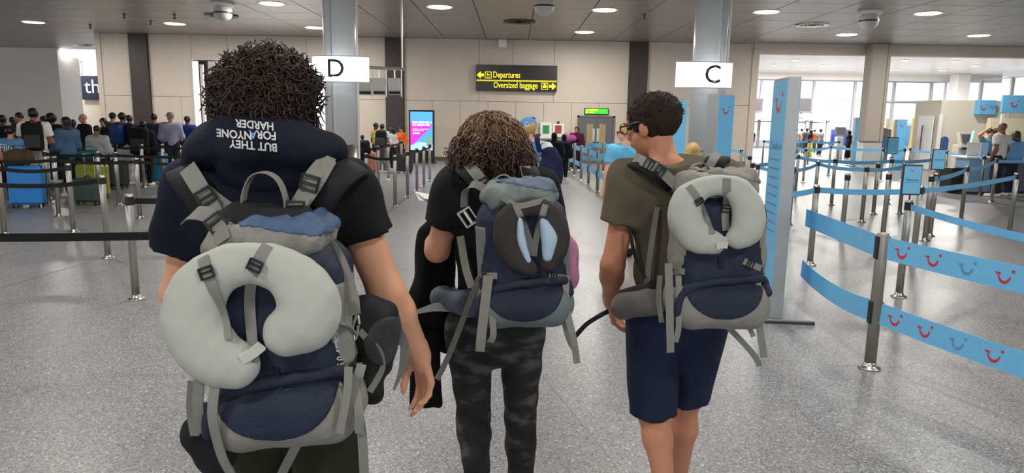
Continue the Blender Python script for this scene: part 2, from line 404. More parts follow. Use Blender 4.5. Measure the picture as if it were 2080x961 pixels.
# left recess
YL = 33.6
obj('wall_left', span(at(-260, 150, YL)[0], at(120, 150, YL)[0], YL, YL+.3, 0, CEIL), M_GREYW, kind='structure')
A = at(120, 150, YL); B = at(163, 150, YL+1.2)
obj('wall_left_return', prism([(0, 0), (0, CEIL), (np.hypot(B[0]-A[0], 1.2), CEIL-.4), (np.hypot(B[0]-A[0], 1.2), 0)], -.2, (A[0], YL, 0), ((B[0]-A[0])/np.hypot(B[0]-A[0], 1.2), 1.2/np.hypot(B[0]-A[0], 1.2), 0), (0, 0, 1)), mat('pale_plaster', 'c3bdb8', .6), kind='structure')
obj('wall_shop_back', span(at(160, 150, 36)[0], at(235, 150, 36)[0], 36, 36.2, 0, at(163, 153, 36)[2]), M_BEIGE, kind='structure')
q0, q1 = at(163, 154, 35.8), at(208, 203, 35.8)
sh = empty('shop_sign', (q0[0], 35.8, q1[2]), 'dark navy shop sign with white lettering behind the left queue', 'sign')
obj('board', span(0, q1[0]-q0[0], 0, .2, 0, q0[2]-q1[2], .01), mat('sign_navy', '16213f', .5), sh)
obj('lettering', text('th', .95, (.56, -.01, .62)), M_WHITE, sh)
q2, q3 = at(163, 124, 35.9), at(208, 152, 35.9)
wn = empty('window_1', (q2[0], 35.9, q3[2])); tag(wn, kind='structure')
obj('pane', span(.05, q3[0]-q2[0], .02, .03, .05, q2[2]-q3[2]-.05), M_GLASS, wn)
obj('window_frame', join(span(0, q3[0]-q2[0], 0, .06, 0, .05), span(0, q3[0]-q2[0], 0, .06, q2[2]-q3[2]-.05, q2[2]-q3[2]), span(0, .05, 0, .06, 0, q2[2]-q3[2])), M_FRAME, wn)
obj('wall_left_end', span(XL-.04, XL+.14, WY-.06, WY+.5, 0, CEIL), M_WALL, kind='structure')
# right: header beam, far bright hall
hb = obj('trim_2', span(XR, 44, WY-.1, WY+.35, CEIL-.36, CEIL), M_WALL, kind='structure')
obj('wall_right_end', span(XR-.02, XR+.22, WY-.05, WY+.5, 0, CEIL-.36), M_WALL, kind='structure')
FY = 45.0
fc = obj('ceiling_far', span(XR-3, 44, WY+.35, FY+.6, CEIL+.16, CEIL+.3), mat('bright_ceiling', 'f4efe9', .3, var=.02), kind='structure')
M_BRC = MATS['bright_ceiling']
for k in range(7): obj('ceiling_panel', span(XR-2.9, 43, WY+.5+k*2.5, WY+2.98+k*2.5, CEIL+.12, CEIL+.165), M_BRC, fc)
obj('trim_3', span(XR-3, 30, FY-.3, FY+.3, CEIL-.25, CEIL+.2), M_BRC, kind='structure')
# window wall: mullions and transoms with single panes
WT = CEIL-.25
def win(n, xa, ya, xb, yb_, cols, rows, zt=WT):
    A = np.array([xa, ya, 0.]); B = np.array([xb, yb_, 0.]); Lw = np.linalg.norm(B-A); r = (B-A)/Lw; nrm = np.array([-r[1], r[0], 0])
    o = empty(f'window_{n}', A); tag(o, kind='structure')
    Mx = np.stack([r, nrm, (0, 0, 1)], 1)
    cs = [c*Lw for c in cols]
    for c in cs: obj('mullion', xfm(span(c-.07, c+.07, -.09, .09, 0, zt), Mx, (0, 0, 0)), M_FRAME, o)
    for z in rows: obj('transom', xfm(span(0, Lw, -.05, .05, z-.035, z+.035), Mx, (0, 0, 0)), M_FRAME, o)
    for c0, c1 in zip(cs[:-1], cs[1:]):
        for z0_, z1_ in zip(rows[:-1], rows[1:]):
            obj('pane', xfm(span(c0+.07, c1-.07, -.008, .008, z0_+.035, z1_-.035), Mx, (0, 0, 0)), M_GLASS, o)
X = lambda px, Y=FY: at(px, 220, Y)[0]
xs = [X(p) for p in (1470, 1544, 1600, 1650, 1733, 1812, 1887)]
win(2, xs[0], FY, xs[-1], FY, [(v-xs[0])/(xs[-1]-xs[0]) for v in xs], [.05, 1.62, 2.98, WT-.04])
win(3, X(1887), FY, X(1932), FY-1.0, [0, .45, 1], [.05, 1.62, 2.98, WT-.04])
obj('far_column', span(X(1930, 43), X(1957, 43), 42.6, 43.4, 0, CEIL+.12, .03), M_WHITE, label='pale square column between the far windows, above the beige kiosk', cat='column')
win(4, X(1957, 43), 43, at(2300, 220, 31)[0], 31, [0, .12, .34, .56, .78, 1], [.05, 1.62, 2.72, WT-.04])
# near big column under the beam
cc = at(1775, 200, WY-.5); c0 = empty('square_column', (cc[0], WY-.5, 0), 'cream square column with steel skirt under the ceiling beam', 'column')
M_COLB = mat('column_cream', 'a39a8e', .5, var=.03); obj('shaft', span(-.34, .22, -.28, .28, .98, CEIL, .03), M_COLB, c0); obj('corner_shaft', span(.235, .36, -.24, .26, .98, CEIL, .02), M_COLB, c0)
obj('skirt', span(-.33, .35, -.27, .27, 0, .97, .03), M_STEEL, c0)
# round columns with lit letter signs
def round_column(px, letter, seam, lx):
    b_ = at(px, 200, 15); r = .335
    o = empty('round_column', (b_[0], 15, 0), f'tall grey clad round column carrying the lit letter {letter} sign', 'column')
    def shell(a0, a1, r0, r1, z0, z1, n=14):
        V = []; F = []
        for i in range(n+1):
            a = a0+(a1-a0)*i/n
            for rr, z in ((r1, z0), (r1, z1), (r0, z1), (r0, z0)): V.append((rr*math.cos(a), rr*math.sin(a), z))
        for i in range(n):
            for k in range(4): F.append((i*4+k, (i+1)*4+k, (i+1)*4+(k+1) % 4, i*4+(k+1) % 4))
        F += [(3, 2, 1, 0), tuple(n*4+k for k in range(4))]; return np.array(V), F
    g = .016; s0 = -PI/2+seam
    obj('core', lathe([(r-.03, 0), (r-.03, CEIL)], 20), M_CEILGAP, o)
    obj('cladding_shell', shell(s0+g, s0+PI-g, r-.025, r, 1.05, CEIL), M_CLAD, o, True); obj('cladding_shell', shell(s0+PI+g, s0+2*PI-g, r-.025, r, 1.05, CEIL), M_CLAD, o, True)
    obj('skirt', shell(s0+g/2, s0+PI-g/2, r-.02, r+.012, 0, 1.04), M_STEEL, o, True); obj('skirt', shell(s0+PI+g/2, s0+2*PI-g/2, r-.02, r+.012, 0, 1.04), M_STEEL, o, True)
    obj('cable_pipe', tube([(r+.03, -.05, 0), (r+.03, -.05, CEIL)], .022, 8), M_WHITE, o)
    R = 1.35; hw = .43; cy = R-r-.32; sx_ = at(px-3, 140, 14.37)[0]
    sg = empty('letter_sign', (sx_, 15, 0), f'curved lit white sign with black letter {letter} on its column', 'sign')
    def arc(rr, z0, z1, w0, dy=0): return xf(shell(-PI/2-w0, -PI/2+w0, rr-.05, rr, z0, z1, 18), (0, cy+dy, 0))
    obj('light_box', arc(R, 2.31, 2.80, hw), M_LIT, sg, True); obj('rim', join(arc(R+.006, 2.295, 2.315, hw+.008), arc(R+.006, 2.795, 2.815, hw+.008)), M_CLAD, sg, True)
    V, F = text_mesh(letter, .50, .004); a = -PI/2+(V[:, 0]+lx)/R
    obj('lettering', (np.stack([(R+.004)*np.cos(a), cy+(R+.004)*np.sin(a), 2.55+V[:, 1]], 1), F), M_INK, sg)
    obj('bracket', join(span(-.2, -.16, -r-.2, -r+.15, 2.45, 2.65), span(.16, .2, -r-.2, -r+.15, 2.45, 2.65)), M_DARKM, sg)
round_column(693, 'D', -.28, -.08); round_column(1436, 'C', .42, .15)
# ================================================================== ceiling fittings
def ord_(k): return ('first', 'second', 'third', 'fourth', 'fifth', 'sixth', 'seventh', 'eighth', 'ninth', 'tenth', 'eleventh', 'twelfth', 'thirteenth', 'fourteenth')[k]
ringm = mesh('rim', lathe([(.30, 0), (.36, -.012), (.36, .02), (.30, .02)], 20)); discm = mesh('diffuser', lathe([(.0, -.02), (.29, -.02), (.30, .015), (0, .015)], 20))
ringm.materials.append(M_WHITE); discm.materials.append(M_LAMP)
def downlight(p, label, power=1.0, s=1.0):
    o = empty('downlight', p, label, 'ceiling light', 'round ceiling downlights'); obj('rim', ringm, None, o).scale = (s, s, 1); obj('diffuser', discm, None, o).scale = (s, s, 1)
    ld = bpy.data.lights.new('lamp', 'AREA'); ld.shape = 'DISK'; ld.size = .55; ld.energy = LAMP_POWER*power*(1.25 if p[1] > 14 else .7); ld.color = (1, .955, .89); ld.spread = 3.1
    l = bpy.data.objects.new('lamp', ld); COL.objects.link(l); l.parent = o; l.location = (0, 0, -.035)
for row, pts in (('nearer', [(552, 7), (893, 14), (1228, 20), (1557, 24), (1885, 27)]), ('farther', [(68, 45), (355, 48), (640, 56), (1187, 65), (1720, 70), (1988, 72)])):
    for k, p in enumerate(pts): downlight(gz(*p, CEIL-.001), f'round lit ceiling downlight, {ord_(k)} from the left in the {row} row')
downlight(gz(128, 100, CEIL-.001), 'small lit ceiling downlight above the grey recess wall at far left', 1.6)
for k, xx in enumerate((OPL+1.2, OPR-1.0)): downlight((xx, WY+2.8, CEIL+.028), f'added unseen downlight brightening the tall doorway corridor, {("left one", "right one")[k]}', 2.4)  # two lamps added out of sight to brighten the corridor
for k, (xx, yy) in enumerate([(-6, 9), (-2, 9), (2, 9), (6, 9), (-6, 4), (-2, 4), (2, 4), (6, 4), (-2, -1), (2, -1)]):   # lamps of the same grid overhead, out of frame
    downlight((xx, yy, CEIL-.001), f'round overhead downlight above the walkers, {ord_(k)} counted from the far left')
for k, (px, py) in enumerate([(1534, 140), (1574, 131), (1616, 121), (1631, 140), (1676, 132), (1725, 141), (1822, 142), (1838, 122), (1916, 142), (1943, 124), (1980, 133)]):
    o = empty('spot_light', gz(px, py, CEIL+.11), f'small glowing spot light in the far hall ceiling, {ord_(k)} one', 'ceiling light', 'spot lights in the far hall')
    o['label'] = f'small glowing spot light in the far hall ceiling, {ord_(k)} from the left'
    ld = bpy.data.lights.new('lamp', 'AREA'); ld.shape = 'DISK'; ld.size = .3; ld.energy = 250; ld.color = (1, .96, .9); l = bpy.data.objects.new('lamp', ld); COL.objects.link(l); l.parent = o; l.location = (0, 0, -.05)
    obj('diffuser', lathe([(0, -.03), (.16, -.03), (.17, .01), (0, .01)], 12), M_LAMP, o); obj('rim', lathe([(.17, -.02), (.21, -.02), (.21, .01), (.17, .01)], 12), M_WHITE, o)
for px, py, lb in ((452, 14, 'white domed ceiling speaker hanging above the curly-haired walker'), (1767, 30, 'white domed ceiling speaker above the cream square column'), (1106, -2, 'white domed ceiling speaker cut by the top edge of the picture')):
    p = gz(px, py-8, CEIL); o = empty('ceiling_speaker', p, lb, 'speaker')
    obj('mount', lathe([(.0, -.09), (.26, -.09), (.3, -.05), (.3, 0), (0, 0)], 18), M_WHITE, o, True)
    obj('dome', lathe([(.02, -.46), (.12, -.44), (.21, -.36), (.235, -.25), (.22, -.12), (.18, -.09)], 18), mat('speaker_dome', 'c9c5c0', .5), o, True)
    obj('band', lathe([(.237, -.27), (.242, -.265), (.242, -.235), (.237, -.23)], 18), M_DARKM, o)
for px, py, lb in ((450, 31, 'dark oval ceiling vent beside the left domed speaker'), (1055, 43, 'oval ceiling air vent left of the middle downlights'), (1650, 50, 'slotted oval ceiling air vent right of letter C'), (172, 92, 'slim slotted ceiling vent over the left recess')):
    o = empty('ceiling_vent', gz(px, py, CEIL-.001), lb, 'vent')
    for q in range(4): obj('ring', lathe([(.42-q*.1, -.03), (.47-q*.1, -.035), (.47-q*.1, .0), (.42-q*.1, 0)], 24), M_DARKM if px in (450, 1055) else M_STEEL, o)
    obj('backing', lathe([(0, -.008), (.4, -.008), (.4, 0), (0, 0)], 24), M_CEILGAP, o)
for px, py in ((252, 28), (354, 29), (306, 42), (183, 50), (1309, 29)):
    p = gz(px, py, CEIL); obj('sprinkler_head', lathe([(.05, 0), (.05, -.02), (.02, -.03), (.02, -.1), (.05, -.11), (.05, -.13)], 10), M_DARKM, loc=p, label=f'small dark sprinkler head on the ceiling, {dict(((252, "second"), (354, "fourth"), (306, "third"), (183, "first"), (1309, "rightmost")))[px]} from left'.replace('rightmost from left', 'right of the middle downlights'), cat='sprinkler', group='ceiling sprinkler heads')
o = empty('wall_speaker', at(1021, 88, WY-.02), 'small white box speaker high on the back wall', 'speaker'); obj('case', box((0, -.12, 0), (.3, .22, .3), .03, (.3, 0, 0)), M_WHITE, o); obj('arm', span(-.03, .03, -.08, .02, .08, .16), M_DARKM, o)
# hanging monitor bar (seen from behind)
YM = 15.75
b0 = at(748, 137, YM); b1 = at(826, 141, YM)
hm = empty('monitor_rack', b0, 'ceiling-hung cream steel bar on a rod beside letter D column', 'rack')
obj('bar', tube([(0, 0, 0), b1-b0], .035, 8), mat('rack_cream', 'b9ad9c', .4, .4), hm)
for px in (817,):
    q = at(px, 137, YM); obj('rod', tube([(q[0]-b0[0], 0, 0), (q[0]-b0[0], 0, CEIL-b0[2])], .02, 8), M_STEEL, hm)
for k, px in enumerate((742, 771, 802)):
    q = at(px, 176, YM); o = empty('flight_monitor', q, f'grey ceiling monitor seen from behind, {("left one beside the column", "middle one of three", "right one of three")[k]}', 'monitor', 'hanging monitors')
    t = .32
    obj('case', box((0, 0, 0), (.29, .08, .36), .015, (t, 0, 0)), mat('monitor_back', 'd8d5cf', .5), o)
    obj('screen', box((0, .045, -.01), (.26, .012, .31), 0, (t, 0, 0)), M_BLACKP, o)
    obj('vent_slot', box((0, -.05, -.13), (.24, .02, .06), .005, (t, 0, 0)), M_DARKM, o)
    obj('hanger', join(span(-.015, .015, -.02, .02, .14, .36), span(.14, .16, -.03, .01, -.22, .36)), M_STEEL, o)
# ================================================================== wall signs and doors
a = at(967, 131, WY-.2); b_ = at(1131, 184, WY-.2); Wd = b_[0]-a[0]; Hd = .93
sg = empty('direction_sign', (a[0], WY-.2, a[2]-Hd), 'black overhead sign with yellow directions, left and right arrows', 'sign')
obj('case', span(0, Wd, 0, .16, 0, Hd, .01), M_SIGNBLK, sg)
obj('divider', join(span(.02, Wd-.02, -.012, 0, .375, .39), span(.02, Wd-.02, -.012, 0, .345, .36)), M_YEL, sg)
obj('lettering', text('Departures', .31, (.62, -.007, .57), align='LEFT', bold=.005, sx=.70), M_YEL, sg)
obj('lettering', text('Oversized baggage', .31, (.64, -.007, .20), align='LEFT', bold=.005, sx=.70), M_YEL, sg)
arr = [(-.13, 0), (0, .12), (.02, .12), (.02, .05), (.13, .05), (.13, -.05), (.02, -.05), (.02, -.12), (0, -.12)]
obj('arrow', prism(arr, .006, (.16, 0, .56)), M_YEL, sg); obj('arrow', prism([(-x, y) for x, y in arr], .006, (Wd-.16, 0, .19)), M_YEL, sg)
def frame2(cx, cz, s, w_=.018): return join(span(cx-s, cx+s, -.006, 0, cz+s-w_, cz+s), span(cx-s, cx+s, -.006, 0, cz-s, cz-s+w_), span(cx-s, cx-s+w_, -.006, 0, cz-s, cz+s), span(cx+s-w_, cx+s, -.006, 0, cz-s, cz+s))
obj('pictogram', join(frame2(.45, .56, .12), prism([(-.08, .04), (-.05, .04), (-.03, -.01), (.07, .02), (.08, .05), (-.0, .03), (-.03, .07), (-.05, .07), (-.04, .02)], .006, (.45, 0, .55)), span(.38, .52, -.006, 0, .48, .495)), M_YEL, sg)
obj('pictogram', join(frame2(Wd-.45, .19, .12), span(Wd-.52, Wd-.38, -.006, 0, .13, .22), prism([(-.03, 0), (-.03, .05), (.03, .05), (.03, 0)], .006, (Wd-.45, 0, .22))), M_YEL, sg)
obj('hanging_cable', tube([(Wd*.45, .08, Hd), (Wd*.45, .08, CEIL-a[2]+Hd)], .006, 5), M_DARKM, sg)
a = at(1187, 219, WY-.1); b_ = at(1236, 233, WY-.1)
o = empty('exit_sign', (a[0], WY-.1, b_[2]), 'lit green emergency exit sign above the grey double doors', 'sign')
obj('case', span(0, b_[0]-a[0], 0, .08, 0, a[2]-b_[2], .01), M_DARKM, o)
obj('panel', span(.03, b_[0]-a[0]-.03, -.008, 0, .03, a[2]-b_[2]-.03), mat('exit_green', '35c02c', .4, var=.03, emit=.8), o)
obj('pictogram', join(prism([(.0, 0), (.07, 0), (.09, .15), (.03, .15)], .005, (.06, -.008, .05)), span(.2, .5, -.013, -.008, .13, .2), span(.2, .34, -.013, -.008, .05, .1)), M_YEL, o)
a = at(1176, 238, WY); b_ = at(1246, 240, WY); dw = b_[0]-a[0]; dh = a[2]
dr = empty('door_1', (a[0], WY, 0)); tag(dr, kind='structure'); M_DOOR = mat('door_grey', '5d6167', .5, var=.04); M_WOODV = mat('vision_glass', 'a08a62', .2)
obj('door_frame', join(span(-.06, .02, -.05, .02, 0, dh+.06), span(dw-.02, dw+.06, -.05, .02, 0, dh+.06), span(-.06, dw+.06, -.05, .02, dh, dh+.06)), mat('door_frame', '6c625e', .5), dr)
for s in (0, 1):
    x0_ = .02+s*(dw/2-.02); lf = obj('door_leaf', span(x0_, x0_+dw/2-.025, -.03, .02, .02, dh, .005), M_DOOR, dr)
    xc = x0_+(.62 if s == 0 else .38)*dw/2-.08*0
    obj('vision_panel', span(xc-.09, xc+.09, -.04, -.03, .55, dh-.25), M_WOODV, lf); obj('panel_frame', join(span(xc-.11, xc-.09, -.045, -.03, .53, dh-.23), span(xc+.09, xc+.11, -.045, -.03, .53, dh-.23)), mat('oak_strip', 'b59a6a', .5), lf)
    obj('push_plate', span(dw/2-.13 if s == 0 else dw/2+.03, dw/2-.03 if s == 0 else dw/2+.13, -.06, -.03, .8, 1.3, .005), M_STEEL, lf)
for px, col, lb in ((1109, '2f8f55', 'white first-aid wall cabinet with green panel by the double doors'), (1134, 'a8423e', 'white wall cabinet with red panel by the double doors')):
    a = at(px, 264, WY-.18); o = empty('wall_cabinet', a, lb, 'cabinet')
    hh = .32 if px < 1120 else .27
    obj('case', span(-.22, .22, 0, .18, -hh, hh-.05, .015), M_WHITE, o); obj('panel', span(-.12, .12, -.012, 0, -.13, .17), mat('cab_'+col, col, .4), o)
    if px > 1120: obj('beacon', lathe([(.05, 0), (.05, .08), (.02, .1)], 10, (0, .09, hh-.05)), M_DARKM, o)
a = at(1078, 252, WY-.1); o = empty('notice_board', a, 'grey notice board on the back wall beside the blue cap', 'board'); obj('frame', span(-.16, .16, 0, .05, -.45, .25, .01), M_DARKM, o); obj('sheet', span(-.12, .12, -.006, 0, -.4, .2), mat('notice_grey', '8b9092', .6), o)
a = at(1256, 271, WY-.05); o = empty('wall_switch', a, 'small dark wall switch right of the double doors', 'switch'); obj('plate', span(-.06, .06, 0, .05, -.07, .07, .01), M_DARKM, o); obj('button', lathe([(.02, 0), (.02, .02)], 10, (0, 0, 0)), M_BLACKP, o)
# advertising totem
YA = 25.2; a = at(830, 223, YA); b_ = at(882, 223, YA); tw = b_[0]-a[0]; th = a[2]
o = empty('advert_totem', (a[0], YA, 0), 'tall black advert totem with blue and pink lit screen by the back wall', 'totem')
obj('case', span(0, tw, 0, .16, .02, th, .02), M_BLACKP, o); obj('plinth', span(-.05, tw+.05, -.08, .24, 0, .06, .01), M_DARKM, o)
zb, zt = at(850, 305, YA)[2], th-.06
scr = obj('screen', span(.06, tw-.06, -.01, 0, zb, zt), mat('screen_blue', '4f9fe8', .3, var=.1, scale=1.5, emit=.8), o)
sw = tw-.12; shh = zt-zb
obj('pink_print', prism([(0, .14*shh), (.1*sw, .14*shh), (.95*sw, .62*shh), (.95*sw, .69*shh), (0, .7*shh)], .002, (.06, -.011, zb)), mat('screen_pink', 'ef35c0', .3, var=.1, scale=1.2, emit=.8), scr)
obj('pale_print', prism([(0, 0), (sw, 0), (sw, .18*shh), (.35*sw, .22*shh), (.1*sw, .13*shh), (0, .13*shh)], .002, (.06, -.012, zb)), mat('screen_pale', 'a9c9f2', .3, var=.1, emit=.8), scr)
ln = [span(.06+sw*x0_, .06+sw*x1_, -.016, -.013, zb+shh*z, zb+shh*(z+h_)) for x0_, x1_, z, h_ in ((.1, .32, .70, .05), (.36, .62, .70, .05), (.66, .85, .70, .05), (.9, .95, .70, .05), (.1, .25, .63, .05), (.29, .66, .63, .05), (.7, .88, .63, .05), (.1, .4, .54, .018), (.44, .8, .54, .018), (.1, .6, .5, .018), (.1, .42, .42, .04))]
obj('print_lines', join(*ln), mat('screen_white', 'f8e6ff', .3, var=0, emit=.8), scr)
obj('print_square', span(.06+sw*.72, .06+sw*.98, -.016, -.012, zb+shh*.12, zb+shh*.36), mat('screen_green', '7fb09a', .3, emit=.5), scr)
# ================================================================== queue posts and belts
PH = .95
M_BELTB = fabric('black_belt', '1d1c1e', .7)
M_BELTS = mat('blue_belt', '6fb8e6', .55, var=.06, scale=9, spec=.3)
M_POST = mat('post_steel', 'b9b5ad', .3, 1.0, var=.15, scale=40, stretch=(8, 8, .3))
M_POSTG = mat('post_satin', 'a09c95', .42, .75, var=.1, scale=40, stretch=(8, 8, .3))
pb = mesh('base', lathe([(0, 0), (.072, 0), (.075, .006), (.07, .012), (.05, .018), (.042, .03), (.038, .045), (0, .045)], 20), True)
pp = mesh('pole', lathe([(.0, .04), (.034, .04), (.034, .95), (.03, .955), (0, .955)], 14), True)
phd = mesh('head', join(lathe([(.033, .855), (.0365, .856), (.0365, .932), (.033, .933)], 14), box((0, -.037, .893), (.03, .012, .07), .004), box((.037, 0, .893), (.012, .03, .07), .004)), False)
pp2 = mesh('pole', lathe([(.0, .04), (.038, .04), (.038, .94), (.034, .95), (0, .95)], 14), True)
clip = mesh('belt_clip', join(box((.036, 0, 0), (.016, .045, .155), .004), box((-.036, 0, 0), (.016, .045, .155), .004)))
for m_, t_ in ((pb, M_POST), (pp, M_POST), (phd, M_BLACKP), (pp2, M_POSTG), (clip, M_BLACKP)): m_.materials.append(t_)
POSTS = []; SEGS = []
def post(p, label, two=False, group='queue posts'):
    POSTS.append((p[0], p[1]))
    o = empty('queue_post', (p[0], p[1], 0), label, 'queue post', group)
    obj('base', pb, None, o)
    if two:
        obj('pole', pp2, None, o); obj('belt_clip', clip, None, o, loc=(0, 0, .85)); obj('belt_clip', clip, None, o, loc=(0, 0, .40))
    else: obj('pole', pp, None, o); obj('head', phd, None, o)
    return np.array([p[0], p[1], 0.])
def belt(A, B, z, wd, m, label, sag=.03, group='queue belts', logos=0, twist=0.0):
    SEGS.append((np.array(A[:2], float), np.array(B[:2], float))); A = np.array([A[0], A[1], 0.]); B = np.array([B[0], B[1], 0.]); d = (B-A)/np.linalg.norm(B-A); A = A+d*.045; B = B-d*.045
    n = 13; t = np.linspace(0, 1, n); P = A+t[:, None]*(B-A)-A; P[:, 2] = z-sag*4*t*(1-t)
    nrm = np.cross(d, (0, 0, 1)); side = np.array([np.array([0, 0, 1.])+nrm*twist*math.sin(PI*x) for x in t])
    if logos == 0: return obj('queue_belt', ribbon(P, wd, .003, side), m, None, loc=A, label=label, cat='belt', group=group)
    o = empty('queue_belt', A, label, 'belt', group); obj('webbing', ribbon(P, wd, .003, side), m, o)
    L = np.linalg.norm(B-A); nn = -nrm if nrm[1] > 0 else nrm          # print faces the walkers
    right = np.cross((0, 0, 1), nn); k = int(L/.21)
    for i in range(k):
        x = (i+.5)/k; c = A+(B-A)*x-A; c[2] = z-sag*4*x*(1-x)
        if (i % 3) != 2: obj('smile_mark', smile(c+nn*.0025, right, (0, 0, 1), wd*.78, .0006), M_RED, o)
        else: obj('faint_mark', smile(c+nn*.0025, right, (0, 0, 1), wd*.78, .0006), mat('smile_faded', '5b8fc0', .5), o)
    return o
NAMES = {}
def row(desc, pts, m, z=(.89,), wd=.05, two=False, close=None, sag=.03, skip=(), short=None):
    """pts: floor points left to right; belts between neighbours"""
    short = short or desc
    for k, p in enumerate(pts):
        if k in skip: continue
        post(p, f'{ord_(k-len([s for s in skip if s < k]))} steel post from the left in the {desc}', two, 'posts in the '+short)
    for k in range(len(pts)-1):
        for zi, z_ in enumerate(z):
            lab = f'{"black" if m is M_BELTB else "pale blue"} {"lower " if zi else ("upper " if len(z) > 1 else "")}belt, {ord_(k)} from left in the {short}'
            belt(pts[k], pts[k+1], z_, wd, m, lab, sag, 'belts in the '+short)
T = lambda px, py: gz(px, py, PH)
# left: black belts
A = gz(-150, 790); B = gz(432, 768)
post(A, 'steel post just outside the left edge holding the nearest black belt'); post(B, 'steel post hidden behind the curly-haired walker')
belt(A, B, .93, .05, M_BELTB, 'long black belt nearest the viewer across the left floor', .008)
L1 = gz(277, 608); L1b = gz(640, 560)
post(L1, 'nearest steel queue post on the left, left of the curly-haired walker'); post(L1b, 'steel queue post behind the large front backpack'); belt(L1, L1b, .89, .05, M_BELTB, 'short black belt running right from the nearest left post')
row('front left lane of black belts', [gz(-55, 535), gz(220, 525)], M_BELTB, sag=.05, short='front left lane')
row('second left lane of black belts', [gz(10, 478), gz(150, 472)], M_BELTB, sag=.04, short='second left lane')
row('third left lane of black belts', [gz(-20, 442), gz(120, 440), gz(285, 444), gz(430, 446)], M_BELTB, short='third left lane')
row('fourth left lane of black belts', [gz(100, 415), gz(206, 416), gz(242, 417), gz(420, 420)], M_BELTB, sag=.02, short='fourth left lane')
row('rear left lane of black belts', [gz(232, 380), gz(293, 382), gz(334, 380), gz(400, 379)], M_BELTB, short='rear left lane')
row('rearmost left lane by the cream wall', [gz(308, 357), gz(358, 356), gz(384, 356), gz(400, 360)], M_BELTB, short='rearmost left lane')
row('middle lane in front of the advert totem', [gz(745, 412), gz(803, 421), gz(828, 401), gz(847, 388), gz(861, 379), gz(873, 368)], M_BELTB, skip=(), short='totem lane')
row('middle lane behind letter D column', [gz(727, 374), gz(769, 379), gz(789, 366), gz(816, 352)], M_BELTB, short='letter D lane')
# centre: blue two-tier fence
row('curving blue fence before the double doors', [gz(1145, 345), gz(1155, 351), gz(1166, 358), gz(1180, 367), gz(1195, 376), gz(1213, 391), gz(1240, 408)], M_BELTS, z=(.84, .42), wd=.13, two=True, sag=.0, short='curving blue fence')
row('straight blue fence below the double doors', [gz(1147, 341), gz(1225, 350), gz(1290, 355)], M_BELTS, z=(.84, .42), wd=.13, two=True, short='straight blue fence')
# right: blue lanes
r1 = [T(1480, 296), T(1506, 303), T(1523, 316)]; row('blue lane behind the olive-shirted walker', r1, M_BELTS, wd=.06, short='olive walker lane')
row('rear right lane of blue belts', [T(1614, 293), T(1637, 301), T(1688, 295), T(1795, 301), T(1838, 301)], M_BELTS, wd=.075, short='rear right lane')
row('long right lane behind the pylons', [T(1529, 330), T(1622, 314), T(1697, 322), T(1812, 322), T(1905, 318)], M_BELTS, wd=.07, short='long right lane')
row('middle right lane of blue belts', [T(1540, 333), T(1612, 339), T(1662, 327), T(1761, 338), T(1838, 331)], M_BELTS, wd=.06, short='middle right lane')
row('nearer right lane of blue belts', [T(1575, 384), T(1659, 376), T(1871, 378), T(2066, 352)], M_BELTS, wd=.065, sag=.02, short='nearer right lane')
for k, q in enumerate(((1722, 353), (1784, 331))): post(T(*q), f'steel post standing free among the right lanes, {("nearer one", "farther one, left of the small blue sign")[k]}')
row('right lane below the service counter', [T(1893, 356), T(1965, 338), T(2025, 322), T(2120, 318)], M_BELTS, wd=.07, short='counter lane')
row('far right lane before the beige kiosk', [T(1850, 300), T(1925, 306), T(2000, 316)], M_BELTS, wd=.07, short='kiosk lane')
row('far lane under the window doors', [gz(1548, 335), gz(1640, 334), gz(1700, 335)], M_BELTS, wd=.08, short='window door lane')
# nearest blue tape fence with red smile marks
NP = post(gz(1766, 748), 'nearest grey post on the right carrying two wide blue smile-printed belts', True)
PYB = gz(1590, 630); EP = np.array([3.35, 2.55, 0]); post(EP, 'grey fence post beyond the right edge of the picture', True)
for z_, t_ in ((.85, 'upper'), (.40, 'lower')):
    belt(PYB+np.array([.12, 0, 0]), NP, z_, .15, M_BELTS, f'{t_} wide blue smile-printed belt from pylon to the nearest right post', .0 if z_ > .5 else .05, logos=1)
    belt(NP, EP, z_, .15, M_BELTS, f'{t_} wide blue smile-printed belt running off the lower right corner', .02 if z_ > .5 else .04, logos=1)
# sign-holder posts
M_SIGNB = mat('sign_blue', '74bde4', .35, var=.05, scale=6)
def sign_post(top, signpx, wpx, label, txt=True):
    p = gz(top[0], top[1], PH); o = empty('sign_post', (p[0], p[1], 0), label, 'sign post')
    obj('base', pb, None, o); obj('pole', pp, None, o); obj('head', phd, None, o)
    s = wpx*p[1]/FPX; h_ = s*1.55
    obj('stem', tube([(0, 0, PH), (0, 0, PH+.06)], .008, 6), M_BLACKP, o)
    fr = obj('frame', span(-s/2, s/2, -.012, .012, PH+.05, PH+.05+h_, .008), mat('frame_slate', '2c4058', .4), o)
    obj('print', span(-s/2+.012, s/2-.012, -.015, -.011, PH+.065, PH+.035+h_), M_SIGNB, fr)
    obj('smile_mark', smile((-.05*s, -.0155, PH+.05+h_*.84), (1, 0, 0), (0, 0, 1), s*.26, .0006), M_RED, fr)
    if txt: obj('lettering', text('Welcome', s*.17, (0, -.0158, PH+.05+h_*.5), bold=.01), M_NAVYINK, fr)
    obj('print_rule', span(-s*.38, s*.38, -.016, -.015, PH+.05+h_*.42, PH+.05+h_*.427), M_NAVYINK, fr)
    return np.array([p[0], p[1], 0.])
SA = sign_post((1847, 407), None, 40, 'nearer queue post holding a small blue sign, right of the pylon')
SB = sign_post((1903, 352), None, 27, 'queue post holding a small blue sign, behind the nearer sign')
e_ = gz(2170, 500, .9); post(e_, 'steel post beyond the right edge ending the sign belt'); belt(SA, e_, .89, .06, M_BELTS, 'slim blue belt running right from the nearer sign post', .02)
